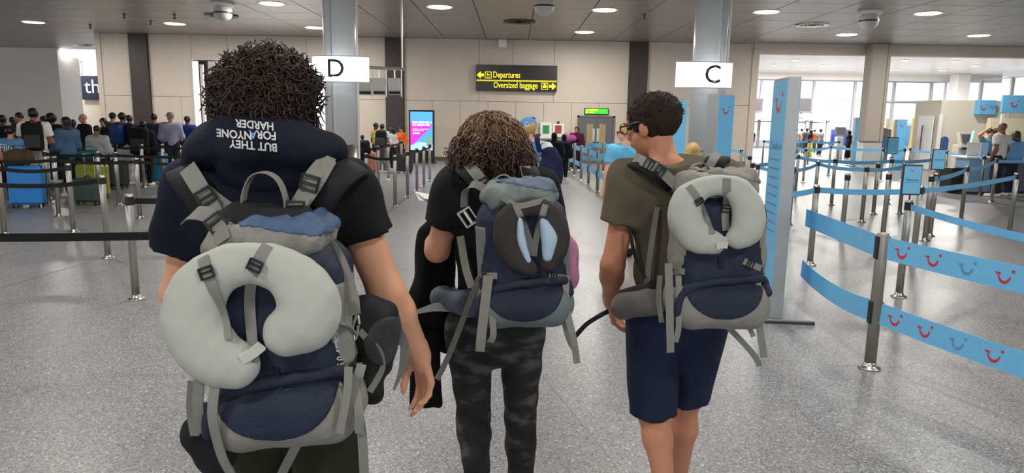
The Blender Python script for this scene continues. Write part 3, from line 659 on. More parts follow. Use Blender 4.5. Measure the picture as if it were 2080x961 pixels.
e2 = gz(1806, 352, PH); post(e2, 'steel post on the slanting right lane behind the blank blue sign')
BS = sign_post((1811, 318), None, 22, 'small blank blue sign on a post before the cream column', False)
# tall smile pylons
def pylon(p, rz, w_, d_, h_, label, detail=1, base=True):
    o = empty('advert_pylon', (p[0], p[1], 0), label, 'pylon', rz=rz)
    obj('body', span(-w_/2, w_/2, -d_/2, d_/2, .03, h_, .004), mat('pylon_grey', 'a5a7a9', .35, .5, var=.04), o)
    fp = obj('front_print', span(-w_/2+.004, w_/2-.004, -d_/2-.004, -d_/2+.002, .1, h_-.02), M_TUI, o)
    obj('smile_mark', smile((-.02*w_, -d_/2-.0045, h_-.2), (1, 0, 0), (0, 0, 1), w_*.55, .001), M_RED, fp)
    bp_ = obj('rear_print', span(-w_/2+.004, w_/2-.004, d_/2-.002, d_/2+.004, .1, h_-.02), M_TUI, o)
    if detail:
        obj('lettering', text('Check-in', w_*.22, (0, -d_/2-.0045, h_-.56)), M_NAVYINK, fp)
        ln = []
        for k in range(9):
            for x0_, x1_ in ((-.36, -.12), (-.09, .1), (.13, .3+.05*(k % 2))): ln.append(span(w_*x0_, w_*x1_, -d_/2-.005, -d_/2-.004, h_-.68-k*.075, h_-.665-k*.075))
        obj('print_lines', join(*ln), mat('ink_soft', '4a86b8', .5), fp)
        rg = [(.13*w_*math.cos(2*PI*k/20), .13*w_*math.sin(2*PI*k/20)) for k in range(20)]
    if base: obj('base', span(-w_/2-.06, w_/2+.06, -.3, .3, 0, .035, .006), mat('pylon_base', '8e8f91', .3, .7), o); obj('base_edge', span(-w_/2-.062, w_/2+.062, -.302, .302, .0, .02), M_DARKM, o)
    return o
pA = gz(1562, 640); pylon(pA, math.radians(-95), .42, .10, 2.03, 'tall blue smile pylon with grey edge, right of the olive-shirted walker')
pB = at(1584, 400, 6.75); pylon(pB, math.radians(12), .21, .08, 1.98, 'blue smile pylon standing close behind the front pylon', 0, False)
p = at(1462, 240, 9.2); pylon(p, math.radians(20), .24, .24, 2.0, 'boxy blue smile pylon beside letter C column', 0)
# second printed side of the boxy pylon
p = at(1374, 240, 11.8); pylon(p, math.radians(5), .30, .12, 2.0, 'blue smile pylon behind the dark-haired head', 0)
p = at(1739, 290, 27.5); pylon(p, 0, .26, .2, 1.85, 'slim slate-blue pylon left of the cream column', 0)
p = at(1826, 290, 26); pylon(p, 0, .36, .2, 1.8, 'slim slate-blue pylon right of the cream column', 0)
# ================================================================== far right: kiosk, counter, machines
YK = 25.5
ka, kb = at(1862, 205, YK+1.6)[0], at(1914, 205, YK)[0]; KH = 2.46
ko = empty('service_kiosk', (kb, YK, 0), 'beige flat-roofed kiosk room below the far right windows', 'kiosk')
r = np.array([ka-kb, 1.6, 0]); Lr = np.linalg.norm(r); r /= Lr
obj('wall_panel', span(0, 2.45, 0, .08, 0, KH), M_BEIGE, ko); obj('wall_panel', span(2.47, 9, 0, .08, 0, KH), M_BEIGE, ko)
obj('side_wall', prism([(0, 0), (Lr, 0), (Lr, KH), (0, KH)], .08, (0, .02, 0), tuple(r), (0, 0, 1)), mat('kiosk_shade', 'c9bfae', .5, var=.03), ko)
obj('roof', span(ka-kb, 9, .02, 4, KH, KH+.04), M_BEIGE, ko)
nr = np.cross(r, (0, 0, 1)); dd = r*(Lr*.12)
sd = obj('side_door', prism([(Lr*.22, .02), (Lr*.8, .02), (Lr*.8, 1.95), (Lr*.22, 1.95)], -.03, -nr*.0+np.array([0, -.0, 0])-np.array([.03, .05, 0]), tuple(r), (0, 0, 1)), M_WHITE, ko)
obj('door_handle', tube([r*Lr*.62+np.array([-.1, -.12, .6]), r*Lr*.62+np.array([-.1, -.12, 1.6])], .025, 8), mat('handle_brown', '6e4a3c', .5), ko)
obj('door_post', span(-.06, .06, -.06, 0, 0, 2.0), M_WHITE, ko)
obj('front_door', span(1.65, 2.4, -.03, 0, .02, 1.95, .005), mat('door_pale', 'ded7ca', .5), ko)
def board(px0, px1, py0, py1, Y, label, dp=.08):
    a = at(px0, py0, Y); b_ = at(px1, py1, Y); o = empty('smile_board', (a[0], Y, b_[2]), label, 'sign'); W_ = b_[0]-a[0]; H_ = a[2]-b_[2]
    obj('panel', span(0, W_, 0, dp, 0, H_, .01), M_TUI, o); s = H_*.56
    obj('smile_mark', smile((W_*.28, -.003, H_*.5), (1, 0, 0), (0, 0, 1), s, .003), M_RED, o); obj('lettering', text('TUI', H_*.30, (W_*.76, -.004, H_*.5), bold=.01), M_RED, o)
    return o, W_, H_
board(1990, 2022, 203, 233, YK-.25, 'smaller blue smile board on the beige kiosk front', .245)
o, W_, H_ = board(2038, 2122, 193, 230, YK-1.2, 'larger blue smile board at the right edge above the counter'); obj('upright', join(span(.05, .13, .02, .08, -at(2038, 230, YK-1.2)[2], .05)), M_WHITE, o); obj('upright', span(W_-.13, W_-.05, .02, .08, -at(2122, 230, YK-1.2)[2], .05), M_WHITE, o)
a = at(2050, 232, YK-1.2); bc = empty('back_counter', (a[0], YK-.6, 0), 'lit service alcove behind the counter staff', 'counter'); obj('niche', span(0, 4, .3, .5, 0, 1.9), mat('niche_warm', 'efe2c0', .5), bc); obj('ledge', span(0, 4, -.1, .3, .9, .98), M_WHITE, bc)
for k, (dx, c_) in enumerate(((.1, '3e7d4f'), (.32, 'b8404a'), (.62, '4cae6a'))):
    obj('trinket', lathe([(0, 0), (.07, .01), (.09, .1), (.05, .2), (.02, .24)], 10), mat('trinket_'+c_, c_, .5), loc=(a[0]+dx, YK-.55, .985), label=('small dark green', 'small red', 'small bright green')[k]+' ornament on the ledge behind the counter staff', cat='ornament')
# service counter
YC = 17.2
a = at(1966, 318, YC); b_ = at(2022, 318, YC); o = empty('service_counter', (a[0], YC, 0), 'blue-fronted service desk with red smile mark and pale top', 'counter'); W_ = b_[0]-a[0]; zc = a[2]
obj('body', span(.05, W_-.02, 0, .55, .05, zc-.05, .01), mat('counter_blue', '8cb7d6', .5, var=.05), o); obj('worktop', span(-.05, W_+.1, -.06, .62, zc-.05, zc, .01), M_WHITE, o); obj('plinth', span(-.1, W_, .05, .5, 0, .06), M_DARKM, o)
obj('smile_mark', smile((W_*.5, -.003, zc*.72), (1, 0, 0), (0, 0, 1), .17, .003), M_RED, o); obj('side_cupboard', span(-.28, .03, .1, .55, .03, .62, .01), M_BLACKP, o)
obj('return_desk', span(W_+.1, W_+1.6, .5, 1.1, .03, zc-.12, .01), mat('desk_slate', '59606a', .5), o)
c3 = empty('document_stand', (a[0]+.12, YC+.25, zc), 'clear acrylic stand with papers on the service desk', 'stand')
obj('holder', span(0, .32, 0, .02, 0, .33, .004), mat('acrylic_pale', 'd9e3ea', .2, var=.05), c3); obj('sheet', span(.03, .29, -.004, 0, .06, .3), M_WHITE, c3); obj('holder', span(.34, .52, .01, .03, 0, .33, .004), mat('acrylic_blue', 'a9cbe6', .2), c3)
# check-in machine with glowing edge
p = at(1958, 300, 20); z1 = at(1962, 267, 20)[2]; o = empty('check_in_machine', (p[0], 20, 0), 'beige self check-in machine with tilted screen', 'machine')
obj('body', box((-.02, .1, .55), (.34, .3, 1.1), .02), M_BEIGE, o); obj('console', box((0, .02, 1.22), (.36, .12, .46), .02, (-.35, 0, .1)), M_BEIGE, o); obj('screen', box((.01, -.05, 1.28), (.28, .02, .24), .005, (-.35, 0, .1)), mat('screen_dim', '6d6570', .3), o); obj('reader', box((-.02, -.1, 1.0), (.16, .08, .06), .01), M_DARKM, o)
a = at(1978, 266, 19.6); b_ = at(1955, 352, 19.6); o = empty('light_strip', (b_[0], 19.6, 0), 'slanted mint-green lit edge strip beside the check-in machine', 'light')
pts = spline([a-(b_[0], 19.6, 0), b_-(b_[0], 19.6, 0), np.array([-.06, 0, 0])], 8); obj('tube', tube(pts[:6], .035, 6), mat('mint_glow', '9fe9cf', .4, var=.1, emit=.5), o); obj('foot', span(-.15, .05, -.1, .1, 0, .06, .01), M_DARKM, o)
p = at(1917, 300, 21); z1 = at(1917, 278, 21)[2]; o = empty('totem_sign', (p[0], 21, 0), 'rounded dark blue panel sign before the beige kiosk', 'sign')
rr = .07; hw = .09; poly = [(-hw, .3), (hw, .3)]+[(hw*math.cos(t), z1-hw+hw*math.sin(t)) for t in np.linspace(0, PI, 9)]
obj('panel', prism(poly, .05, (0, 0, 0)), mat('totem_blue', '3f63a6', .4), o); obj('rim', prism([(x*1.15, y+.01) for x, y in poly], -.02, (0, .0, 0)), M_BLACKP, o); obj('foot', span(-.15, .15, -.12, .12, 0, .3, .01), M_DARKM, o)
# another machine and desk by the window
p = at(1703, 300, 33); o = empty('check_in_machine', (p[0], 33, 0), 'pale self-service machine standing by the far window', 'machine'); obj('body', box((0, 0, .5), (.3, .3, 1.0), .02), M_WHITE, o); obj('screen', box((0, -.1, 1.25), (.5, .08, .4), .02, (-.4, 0, 0)), mat('machine_grey', '8f8f93', .4), o)
p = at(1793, 300, 31); o = empty('check_in_machine', (p[0], 31, 0), 'blue self-service machine right of the cream column', 'machine'); obj('body', box((0, 0, .55), (.34, .3, 1.1), .02), mat('machine_blue', '5e8fc0', .4), o); obj('screen', box((.05, -.1, 1.25), (.42, .06, .4), .02, (-.4, .25, 0)), MATS['machine_grey'], o)
# door canopy at the window wall
a = at(1523, 229, FY-2); b_ = at(1692, 246, FY-2); o = empty('entrance_canopy', (a[0], FY-2, b_[2]), 'grey box canopy over the glass entrance with a green exit sign', 'canopy'); W_ = b_[0]-a[0]; H_ = a[2]-b_[2]
M_CAN = mat('canopy_grey', 'a8a4a6', .5, var=.04)
obj('fascia', span(0, W_, 0, 1.9, 0, H_, .02), M_CAN, o)
for k, q in enumerate((1524, 1572, 1616, 1640, 1683)):
    v = at(q, 240, FY-2)[0]-a[0]; obj('upright', span(v, v+.16, .1, .3, -b_[2], 0), M_CAN, o)
ex = at(1613, 231, FY-2.05); ey = at(1632, 239, FY-2.05); e1 = obj('exit_sign', span(ex[0], ey[0], FY-2.06, FY-2.01, ey[2], ex[2]), mat('exit_green2', '7fd06a', .4, emit=.6), label='small green exit sign on the grey entrance canopy', cat='sign')
for q0, q1, lb in ((1524, 1549, 'dark hanging screen above the canopy, left of the front pylon'), (1611, 1648, 'dark hanging screen above the entrance canopy, right of the pylons')):
    a = at(q0, 198, FY-1.8); b_ = at(q1, 228, FY-1.8); b_[2] = at(1523, 229, FY-2)[2]-.0; o = empty('info_screen', (a[0], FY-1.8, b_[2]), lb, 'screen'); W_ = b_[0]-a[0]; H_ = a[2]-b_[2]
    obj('case', span(0, W_, 0, .2, .05, H_, .02), mat('screen_case', '6f6c70', .5), o); obj('screen', span(.06, W_-.06, -.01, 0, .14, H_-.08), mat('screen_dark', '4e4b52', .4), o); obj('mount', span(W_*.45, W_*.55, .05, .12, 0, .06), M_DARKM, o)
# outside: hoardings and poles
a = at(1690, 263, 52); b_ = at(1735, 330, 52); obj('site_hoarding', join(span(a[0], b_[0]+.4, 52, 52.15, 0, a[2]), span(a[0]-.5, b_[0]+.6, 52.15, 52.3, 0, .08)), mat('hoarding_blue', '4a5cd0', .5), label='bright blue hoarding outside the far glass', cat='hoarding')
for k, (q, h_, c_) in enumerate(((1797, 1.95, 'f2c230'), (1804, 1.9, 'f2c230'), (1811, 1.85, 'f2d13a'), (1819, 1.9, 'efe7c0'))):
    p = at(q, 300, 50); obj('marker_pole', lathe([(0, 0), (.12, 0), (.1, .1), (.09, h_), (0, h_+.02)], 10), mat('pole_'+c_, c_, .5), loc=(p[0], 50, 0), label=f'yellow marker pole outside the far glass, {ord_(k)} right of the cream column', cat='pole')
p = at(1852, 300, 50); obj('marker_pole', lathe([(0, 0), (.25, 0), (.2, .1), (.18, 2.0), (0, 2.02)], 10), MATS['pole_f2c230'], loc=(p[0], 50, 0), label='thick yellow post outside beside the beige kiosk', cat='pole')
p = at(1843, 300, 53); obj('site_hoarding', join(span(p[0]-.5, p[0]+.5, 53, 53.2, 0, 1.5), span(p[0]-.6, p[0]+.6, 53.2, 53.3, 0, .1)), mat('hoarding_cyan', '3fa0d8', .5), label='cyan hoarding outside beside the thick yellow post', cat='hoarding')
# ================================================================== people
SKIN = {k: mat('skin_'+k, c, .5, var=.06, scale=25, spec=.35) for k, c in dict(light='e6aa89', tan='c4876a', olive='b57b5a', brown='8a5a40', dark='5a3a2b').items()}
HAIR = {k: mat('hair_'+k, c, .45, var=.35, scale=60, stretch=(1, 1, .25)) for k, c in dict(black='16120f', brown='3a2a20', blond='c9a266', grey='8f8a86', dark='241a15').items()}
def CL(c, **k): return fabric('cloth_'+c, c, **k)
def vec(*a): return np.array(a, float)
def mirror(d, key, v): d[key+'R'] = vec(*v); d[key+'L'] = vec(-v[0], v[1], v[2])
def skeleton(h):
    s = h/1.75; J = dict(pelvis=vec(0, 0, .97), waist=vec(0, .005, 1.1), chest=vec(0, 0, 1.29), neck=vec(0, -.025, 1.47), head=vec(0, .012, 1.632))
    for k, v in dict(sh=(.178, -.01, 1.41), el=(.245, -.04, 1.13), wr=(.25, .05, .89), hip=(.088, 0, .93), kn=(.1, .02, .5), an=(.1, -.035, .09), toe=(.125, .13, .035)).items(): mirror(J, k, v)
    return {k: v*s for k, v in J.items()}, s
FY_ = (0, 1, 0)
def torso_parts(J, s, g=0.0, fem=0.0, belly=0.0):
    w_ = .148*s; wa = (.132-.018*fem+belly)*s
    out = [s_cap(J['pelvis'], J['waist'], w_+g+.008*fem, wa+g, (FY_, .68)), s_cap(J['waist'], J['chest'], wa+g, .150*s-.01*fem+g, (FY_, .68))]
    ia = J['chest']+(J['shL']-J['chest'])*.62; ib = J['chest']+(J['shR']-J['chest'])*.62
    out += [s_cap(ia, ib, .092*s+g), s_cap(J['neck']-vec(0, 0, .02), J['shL'], .052*s+g, .055*s+g), s_cap(J['neck']-vec(0, 0, .02), J['shR'], .052*s+g, .055*s+g)]
    if fem: out.append(s_cap(J['chest']+vec(-.07, .075, -.02)*s, J['chest']+vec(.07, .075, -.02)*s, .062*s+g))
    return out
def arm_parts(J, s, g=0.0, sd=('L', 'R'), upto=2.0, fat=1.0):
    out = []
    for q in sd:
        a, b, c = J['sh'+q], J['el'+q], J['wr'+q]; r1, r2, r3 = .054*s*fat+g, .043*s*fat+g, .029*s*fat+g
        if upto <= 1:
            e = a+(b-a)*upto; out.append(s_and(s_cap(a, a+(b-a)*min(1.1, upto+.12), r1, r1+(r2-r1)*upto+.006), s_plane(e, b-a)))
        else:
            t = upto-1; e = b+(c-b)*t; bulge = b+(c-b)*.28
            out.append(s_cap(a, b, r1, r2)); out.append(s_cap(b, bulge, r2, .044*s*fat+g)); out.append(s_cap(bulge, e, .044*s*fat+g, (.044*s*fat*(1-t)+r3*t) if t < 1 else r3))
    return out
def leg_parts(J, s, g=0.0, upto=2.0, taper=1.0, fat=1.0):
    out = []
    for q in 'LR':
        a, b, c = J['hip'+q], J['kn'+q], J['an'+q]; r1, r2, r3 = .088*s*fat+g, .056*s*fat+g*taper, .036*s+g*taper
        if upto <= 1:
            e = a+(b-a)*upto; out.append(s_and(s_cap(a, b+(b-a)*.1, r1, r1+(r2-r1)*.75), s_plane(e, b-a)))
        elif upto < 2 and False: pass
        else:
            cf = b+(c-b)*.3+vec(0, -.018, 0)*s
            out += [s_cap(a, b, r1, r2), s_cap(b, cf, r2, .055*s*fat+g*taper), s_cap(cf, c, .055*s*fat+g*taper, r3)]
    return out
def head_rot(turn, tilt, roll=0): return np.array((Matrix.Rotation(turn, 3, 'Z') @ Matrix.Rotation(roll, 3, 'Y') @ Matrix.Rotation(tilt, 3, 'X')), np.float32)
def head_parts(J, s, R, fine=False):
    c = J['head']; hp = lambda *v: c+R@(vec(*v)*s)
    e = lambda v, r: s_ell(hp(*v), vec(*r)*s, R)
    out = [e((0, -.012, .028), (.075, .096, .088)), e((0, .022, -.045), (.058, .07, .068)), s_cap(hp(0, .088, .012), hp(0, .106, -.022), .009*s, .014*s), e((.077, -.004, -.012), (.012, .019, .031)), e((-.077, -.004, -.012), (.012, .019, .031)), s_cap(J['neck']-vec(0, 0, .03), hp(0, -.02, -.055), .056*s, .05*s)]
    if fine: out += [s_cap(hp(-.03, .083, -.055), hp(.03, .083, -.055), .009*s), e((0, .07, -.1), (.025, .02, .016)), s_cap(hp(-.045, .08, .028), hp(.045, .08, .028), .011*s)]
    return out
def hair_sdf(J, s, R, style):
    c = J['head']; hp = lambda *v: c+R@(vec(*v)*s); e = lambda v, r: s_ell(hp(*v), vec(*r)*s, R)
    cap_ = s_sub(e((0, -.018, .034), (.089, .108, .096)), s_union([e((0, .13, -.03), (.085, .09, .085)), s_cap(hp(-.1, .05, -.09), hp(.1, .05, -.09), .075*s), s_cap(hp(-.1, -.1, -.16), hp(.1, -.1, -.16), .09*s)], .02))
    if style == 'short': return cap_
    if style == 'curly': return s_wr(s_union([cap_, e((0, -.03, .03), (.125, .13, .125))], .02), .008, 90, 90, 90)
    face = s_union([e((0, .13, -.03), (.07, .1, .1)), s_cap(hp(0, .13, -.1), hp(0, .13, -.3), .075*s)], .02)
    if style == 'long': return s_sub(s_union([e((0, -.02, .032), (.094, .112, .1)), s_cap(hp(0, -.05, -.02), hp(0, -.085, -.26), .085*s, .06*s, (FY_, .75))], .04), face)
    if style == 'bob': return s_sub(s_union([e((0, -.02, .03), (.1, .118, .1)), s_cap(hp(-.05, -.04, -.02), hp(-.06, -.05, -.12), .07*s), s_cap(hp(.05, -.04, -.02), hp(.06, -.05, -.12), .07*s)], .05), face)
    if style == 'bun': return s_union([cap_, e((0, -.1, .1), (.045, .045, .045))], .015)
    if style == 'tail': return s_union([cap_, s_cap(hp(0, -.11, .05), hp(0, -.15, -.12), .032*s, .015*s)], .02)
    if style == 'hijab': return s_sub(s_union([e((0, -.015, .02), (.1, .12, .115)), s_cap(hp(0, -.03, -.08), hp(0, -.04, -.2), .085*s, .13*s, (FY_, .8))], .04), s_ell(hp(0, .14, -.01), vec(.06, .09, .075)*s, R))
    if style == 'cap': return s_union([s_and(e((0, -.012, .038), (.09, .108, .092)), s_plane(hp(0, 0, .025), -R@vec(0, 0, 1))), s_and(s_cap(hp(-.03, .1, .035), hp(.03, .1, .035), .06*s), s_box(hp(0, .12, .035), vec(.09, .09, .008)*s, .005, R))], .01)
def multi(f, lo, hi, vox, regions=()):
    g = f
    for a, b, v in regions:
        c = (np.asarray(a)+b)/2; hh = (np.asarray(b)-a)/2; bx_ = s_box(c, hh-1.2*vox, .0001); g = s_sub(g, bx_)
    V, Q = nets(g, lo, hi, vox)
    for a, b, v in regions:
        c = (np.asarray(a)+b)/2; hh = (np.asarray(b)-a)/2
        V2, Q2 = nets(s_and(f, s_box(c, hh, .0001)), a, b, v); Q = np.concatenate([Q, Q2+len(V)]); V = np.concatenate([V, V2])
    return V, Q
def jbox(J, keys, pad): P = np.array([J[k] for k in keys]); return P.min(0)-pad, P.max(0)+pad
ARMK = ['shL', 'shR', 'elL', 'elR']; LEGK = ['hipL', 'hipR', 'knL', 'knR', 'anL', 'anR']
def person(label, loc, h, rz=0.0, skin='tan', top='222222', sleeve='short', bottom='2a2a2e', leg='long', hair='black', style='short', shoes='e8e6e2', turn=0.0, tilt=0.0, fem=0.0, J=None, group=None, vox=.021, face=False, hem=.9, fat=1.0, loose=.018, skirt=False, belly=0.0, capcol=None, arms=None):
    Jd, s = skeleton(h)
    if arms == 'fwd':
        for q, sg in (('L', -1), ('R', 1)): Jd['el'+q] = vec(sg*.25, .02, 1.12)*s; Jd['wr'+q] = vec(sg*.16, .26, 1.08+.04*sg)*s
    if J: Jd.update({k: np.asarray(v, float) for k, v in J.items()})
    R = head_rot(turn, tilt); o = empty('person', loc, label, 'person', group, rz)
    f = s_union(torso_parts(Jd, s, 0, fem, belly)+arm_parts(Jd, s, fat=fat)+leg_parts(Jd, s, fat=fat), .035*s)
    hands = [s_cap(Jd['wr'+q], Jd['wr'+q]+(Jd['wr'+q]-Jd['el'+q])/np.linalg.norm(Jd['wr'+q]-Jd['el'+q])*.11*s+vec(0, .02, 0), .03*s, .03*s, ((1, 0, 0), .6)) for q in 'LR']
    f2 = s_union([f]+hands+head_parts(Jd, s, R), .02*s)
    lo, hi = jbox(Jd, list(Jd), .16*s); hi[2] = Jd['head'][2]+.14*s; lo[2] = -.01
    obj('body', nets(f2, lo, hi, vox), SKIN[skin], o, True)
    # top
    ts = torso_parts(Jd, s, loose, fem, belly)+arm_parts(Jd, s, loose, upto=.62 if sleeve == 'short' else 1.95, fat=fat)
    tf = s_wr(s_union(ts, .04), .004, 30, 30, 26, h*9)
    tf = s_and(tf, s_plane(Jd['neck']+vec(0, -.02, .015)*s, (0, -.35, 1)), s_plane((0, 0, hem*s), (0, 0, -1)))
    lo, hi = jbox(Jd, ['pelvis', 'neck']+ARMK+(['wrL', 'wrR'] if sleeve != 'short' else []), .17*s)
    obj('top', nets(tf, lo, hi, vox), CL(top), o, True)
    # trousers / shorts / skirt
    wf = s_cap(Jd['pelvis']-vec(0, 0, .02), Jd['waist'], .152*s+.012, .138*s+.012, (FY_, .7))
    if skirt: lf = s_cap(Jd['pelvis'], vec(Jd['pelvis'][0], Jd['pelvis'][1], .12*s), .16*s, .24*s, (FY_, .8))
    else: lf = s_union(leg_parts(Jd, s, .016, upto=2 if leg == 'long' else .95, taper=1.25, fat=fat), .025)
    bf = s_and(s_wr(s_union([wf, lf], .04), .003, 24, 24, 20, h*5), s_plane(Jd['waist']+vec(0, 0, .0), (0, 0, 1)), s_plane((0, 0, .07*s), (0, 0, -1)))
    lo, hi = jbox(Jd, ['pelvis', 'waist']+LEGK, .19*s if not skirt else .27*s)
    obj('skirt' if skirt else ('trousers' if leg == 'long' else 'shorts'), nets(bf, lo, hi, vox), CL(bottom), o, True)
    for q in 'LR':
        a, b = Jd['an'+q], Jd['toe'+q]; sf = s_and(s_union([s_cap(a-vec(0, .02, .035)*s, b, .046*s, .042*s), s_cap(a, a-vec(0, 0, .05), .045*s)], .02), s_plane((0, 0, min(a[2]-.085*s, b[2]-.03)), (0, 0, -1)))
        lo, hi = np.minimum(a, b)-.08, np.maximum(a, b)+.08
        obj('shoe', nets(sf, lo, hi, min(vox, .015)), CL(shoes), o, True)
    if style and style != 'bald':
        hf = hair_sdf(Jd, s, R, style); c = Jd['head']
        m_ = HAIR[hair] if style not in ('cap', 'hijab') else CL(capcol or '20242c')
        obj({'cap': 'cap', 'hijab': 'headscarf'}.get(style, 'hair'), nets(hf, c-vec(.2, .24, .4)*s, c+vec(.2, .24, .18)*s, min(vox, .013)), m_, o, True)
        if style == 'cap': obj('hair', nets(hair_sdf(Jd, s*.97, R, 'short'), c-vec(.2, .24, .4)*s, c+vec(.2, .24, .18)*s, .013), HAIR[hair], o, True)
    if face:
        c = Jd['head']; hp = lambda *v: c+R@(vec(*v)*s)
        for sx in (-1, 1): obj('eye', xf(lathe([(0, -.008), (.008, -.005), (.01, 0), (.008, .005), (0, .008)], 8), hp(.031*sx, .083, .01)), HAIR['black'], o, True)
        obj('mouth', tube([hp(-.02, .09, -.056), hp(0, .095, -.058), hp(.02, .09, -.056)], .005, 5), mat('lips', '8a4a44', .5), o)
    return o, Jd, s
PEOPLE = []
def seg_d(q, a, b):
    d = b-a; t = float(np.clip((q-a)@d/(d@d), 0, 1)); return float(np.linalg.norm(q-a-t*d))
def standing(px, ytop, Y, label, hmin=1.3, hmax=1.92, **k):
    Y0 = Y
    for dY in (0, .25, -.25, .5, -.5, .75, -.75, 1.0, -1.0, 1.3, 1.6):
        q = at(px, ytop, Y0+dY)[:2]; Y = Y0+dY
        if Y0 < 10: Y = Y0; break
        if all(math.hypot(q[0]-a[0], q[1]-a[1]) > .30 for a in POSTS) and all(math.hypot(q[0]-a[0], q[1]-a[1]) > .42 for a in PEOPLE) and all(seg_d(q, a, b) > .24 for a, b in SEGS): break
    p = at(px, ytop, Y); PEOPLE.append((p[0], Y)); h = float(np.clip(p[2], hmin, hmax)); return person(label, (p[0], Y, 0), h, **k)
def daypack(o, J, s, c, label, w_=.28, h_=.42, accent='3a3a3c'):
    """worn by person o: same place and heading, its own thing"""
    b = empty('backpack', o.location, label, 'backpack', None, o.rotation_euler[2]); m_ = CL(c)
    ch = J['chest']; cy = ch[1]-.12*s-.1; cz = ch[2]-.06
    f = s_wr(s_box((ch[0], cy, cz), (w_/2, .1, h_/2), .07), .003, 30, 30, 30)
    obj('body', nets(f, (ch[0]-w_/2, cy-.12, cz-h_/2), (ch[0]+w_/2, cy+.12, cz+h_/2), .018), m_, b, True)
    obj('front_pocket', nets(s_box((ch[0], cy-.1, cz-.08), (w_*.38, .035, h_*.24), .03), (ch[0]-w_/2, cy-.16, cz-h_/2), (ch[0]+w_/2, cy, cz+h_/2), .014), CL(accent), b, True)
    for q in 'LR':
        x = ch[0]+(-1 if q == 'L' else 1)*.09*s; z = J['sh'+q][2]
        pts = spline([(x, cy+.06, cz+h_*.35), (x, ch[1]-.1, z+.05), (x*1.0, ch[1]+.02, z+.09), (x, ch[1]+.13, z-.05), (x*1.3, ch[1]+.12, z-.25), (x*1.6, ch[1]-.02, cz-h_*.4)], 16)
        obj('shoulder_strap', ribbon(pts, .06, .018, (1, 0, 0)), m_, b)
    obj('handle', tube(spline([(ch[0]-.05, cy+.03, cz+h_/2-.01), (ch[0], cy+.03, cz+h_/2+.04), (ch[0]+.05, cy+.03, cz+h_/2-.01)], 7), .01, 5), m_, b)
    return b
def suitcase(p, rz, w_, d_, h_, c, label, ribs=6, handle=.0):
    o = empty('suitcase', p, label, 'suitcase', None, rz); m_ = mat('shell_'+c, c, .4, var=.1)
    obj('shell', box((0, 0, .06+h_/2), (w_, d_, h_), .04), m_, o)
    for k in range(ribs):
        x = -w_/2+w_*(k+.5)/ribs
        for sy in (-1, 1): obj('rib', box((x, sy*(d_/2+.002), .06+h_/2), (w_/ribs*.45, .012, h_*.84), .004), m_, o)
    obj('zip_band', join(box((0, 0, .06+h_/2), (w_+.008, .025, h_+.008), .01)), M_DARKM, o)
    for sx in (-1, 1):
        for sy in (-1, 1): obj('wheel', xf(lathe([(0, -.015), (.03, -.012), (.032, 0), (.03, .012), (0, .015)], 10), (sx*(w_/2-.06), sy*(d_/2-.05), .032), (0, PI/2, 0)), M_BLACKP, o)
    if handle: obj('pull_handle', join(tube([(-.09, d_*.25, .06+h_), (-.09, d_*.25, .06+h_+handle)], .008, 6), tube([(.09, d_*.25, .06+h_), (.09, d_*.25, .06+h_+handle)], .008, 6), box((0, d_*.25, .06+h_+handle), (.22, .03, .03), .008)), M_STEEL, o)
    obj('carry_handle', tube(spline([(-.07, 0, .06+h_), (0, 0, .1+h_), (.07, 0, .06+h_)], 6), .012, 6), M_BLACKP, o)
    return o
def duffel(p, rz, L, r, c, label, h=None):
    o = empty('duffel_bag', p, label, 'bag', None, rz); m_ = CL(c); h = h or r
    obj('body', nets(s_wr(s_cap((-L/2+r, 0, r), (L/2-r, 0, r), r), .006, 18, 18, 18), (-L/2, -r, 0), (L/2, r, 2*r), .02), m_, o, True)
    obj('zip', tube([(-L/2+r, 0, 2*r), (L/2-r, 0, 2*r)], .008, 5), M_DARKM, o)
    for sy in (-1, 1): obj('handle', ribbon(spline([(-.12, sy*r*.7, r*1.7), (-.08, sy*.05, 2*r+.06), (.08, sy*.05, 2*r+.06), (.12, sy*r*.7, r*1.7)], 12), .03, .006, (0, 1, 0)), m_, o)
    return o
# ------------------------------------------------------------------ left queue
FWD = 0.0
o, J, s = standing(66, 220, 13.0, 'man in white t-shirt and pale grey trousers with black backpack in the left queue', skin='brown', top='e6e4e0', bottom='b9b6b0', rz=.42, J=None, loose=.03, fat=1.1, belly=.02, vox=.017, arms='fwd')
daypack(o, J, s, '17171a', 'black daypack worn over the white t-shirt in the left queue', .33, .5)
o, J, s = standing(133, 238, 13.8, 'woman in loose blue denim shirt with long dark hair, facing left in the left queue', skin='brown', top='4d6b8c', sleeve='long', bottom='1e2126', style='long', rz=1.3, fem=1, loose=.04, hem=.8, face=True, vox=.017, arms='fwd')
o, J, s = standing(20, 258, 12.6, 'person in light blue printed t-shirt at the left picture edge', skin='tan', top='5d87ad', bottom='2b3038', loose=.03, vox=.017)
obj('shirt_print', text('Flip', .17, (-.02, -.17*s, J['chest'][2]-.0)), M_WHITE, o)
o, J, s = standing(196, 256, 14.6, 'hunched person in pale grey sweatshirt with black hair in the left queue', skin='brown', top='a9abae', sleeve='long', bottom='1d1f24', loose=.045, tilt=-.5, hem=.82, arms='fwd')
o, J, s = standing(248, 229, 16.2, 'man in navy jacket and white cargo trousers with blue backpack', skin='brown', top='1b2032', sleeve='long', bottom='bdbdbd', loose=.04, rz=-.2, fat=1.1)
daypack(o, J, s, '24457a', 'blue daypack on the man in white cargo trousers', .28, .44, '1f3a68')
o, J, s = standing(290, 246, 15.6, 'person in black coat left of the teal suitcase', skin='dark', top='121316', sleeve='long', bottom='131417', loose=.05, hem=.75)
daypack(o, J, s, '0f1013', 'bulky black backpack on the black-coated person', .4, .6)
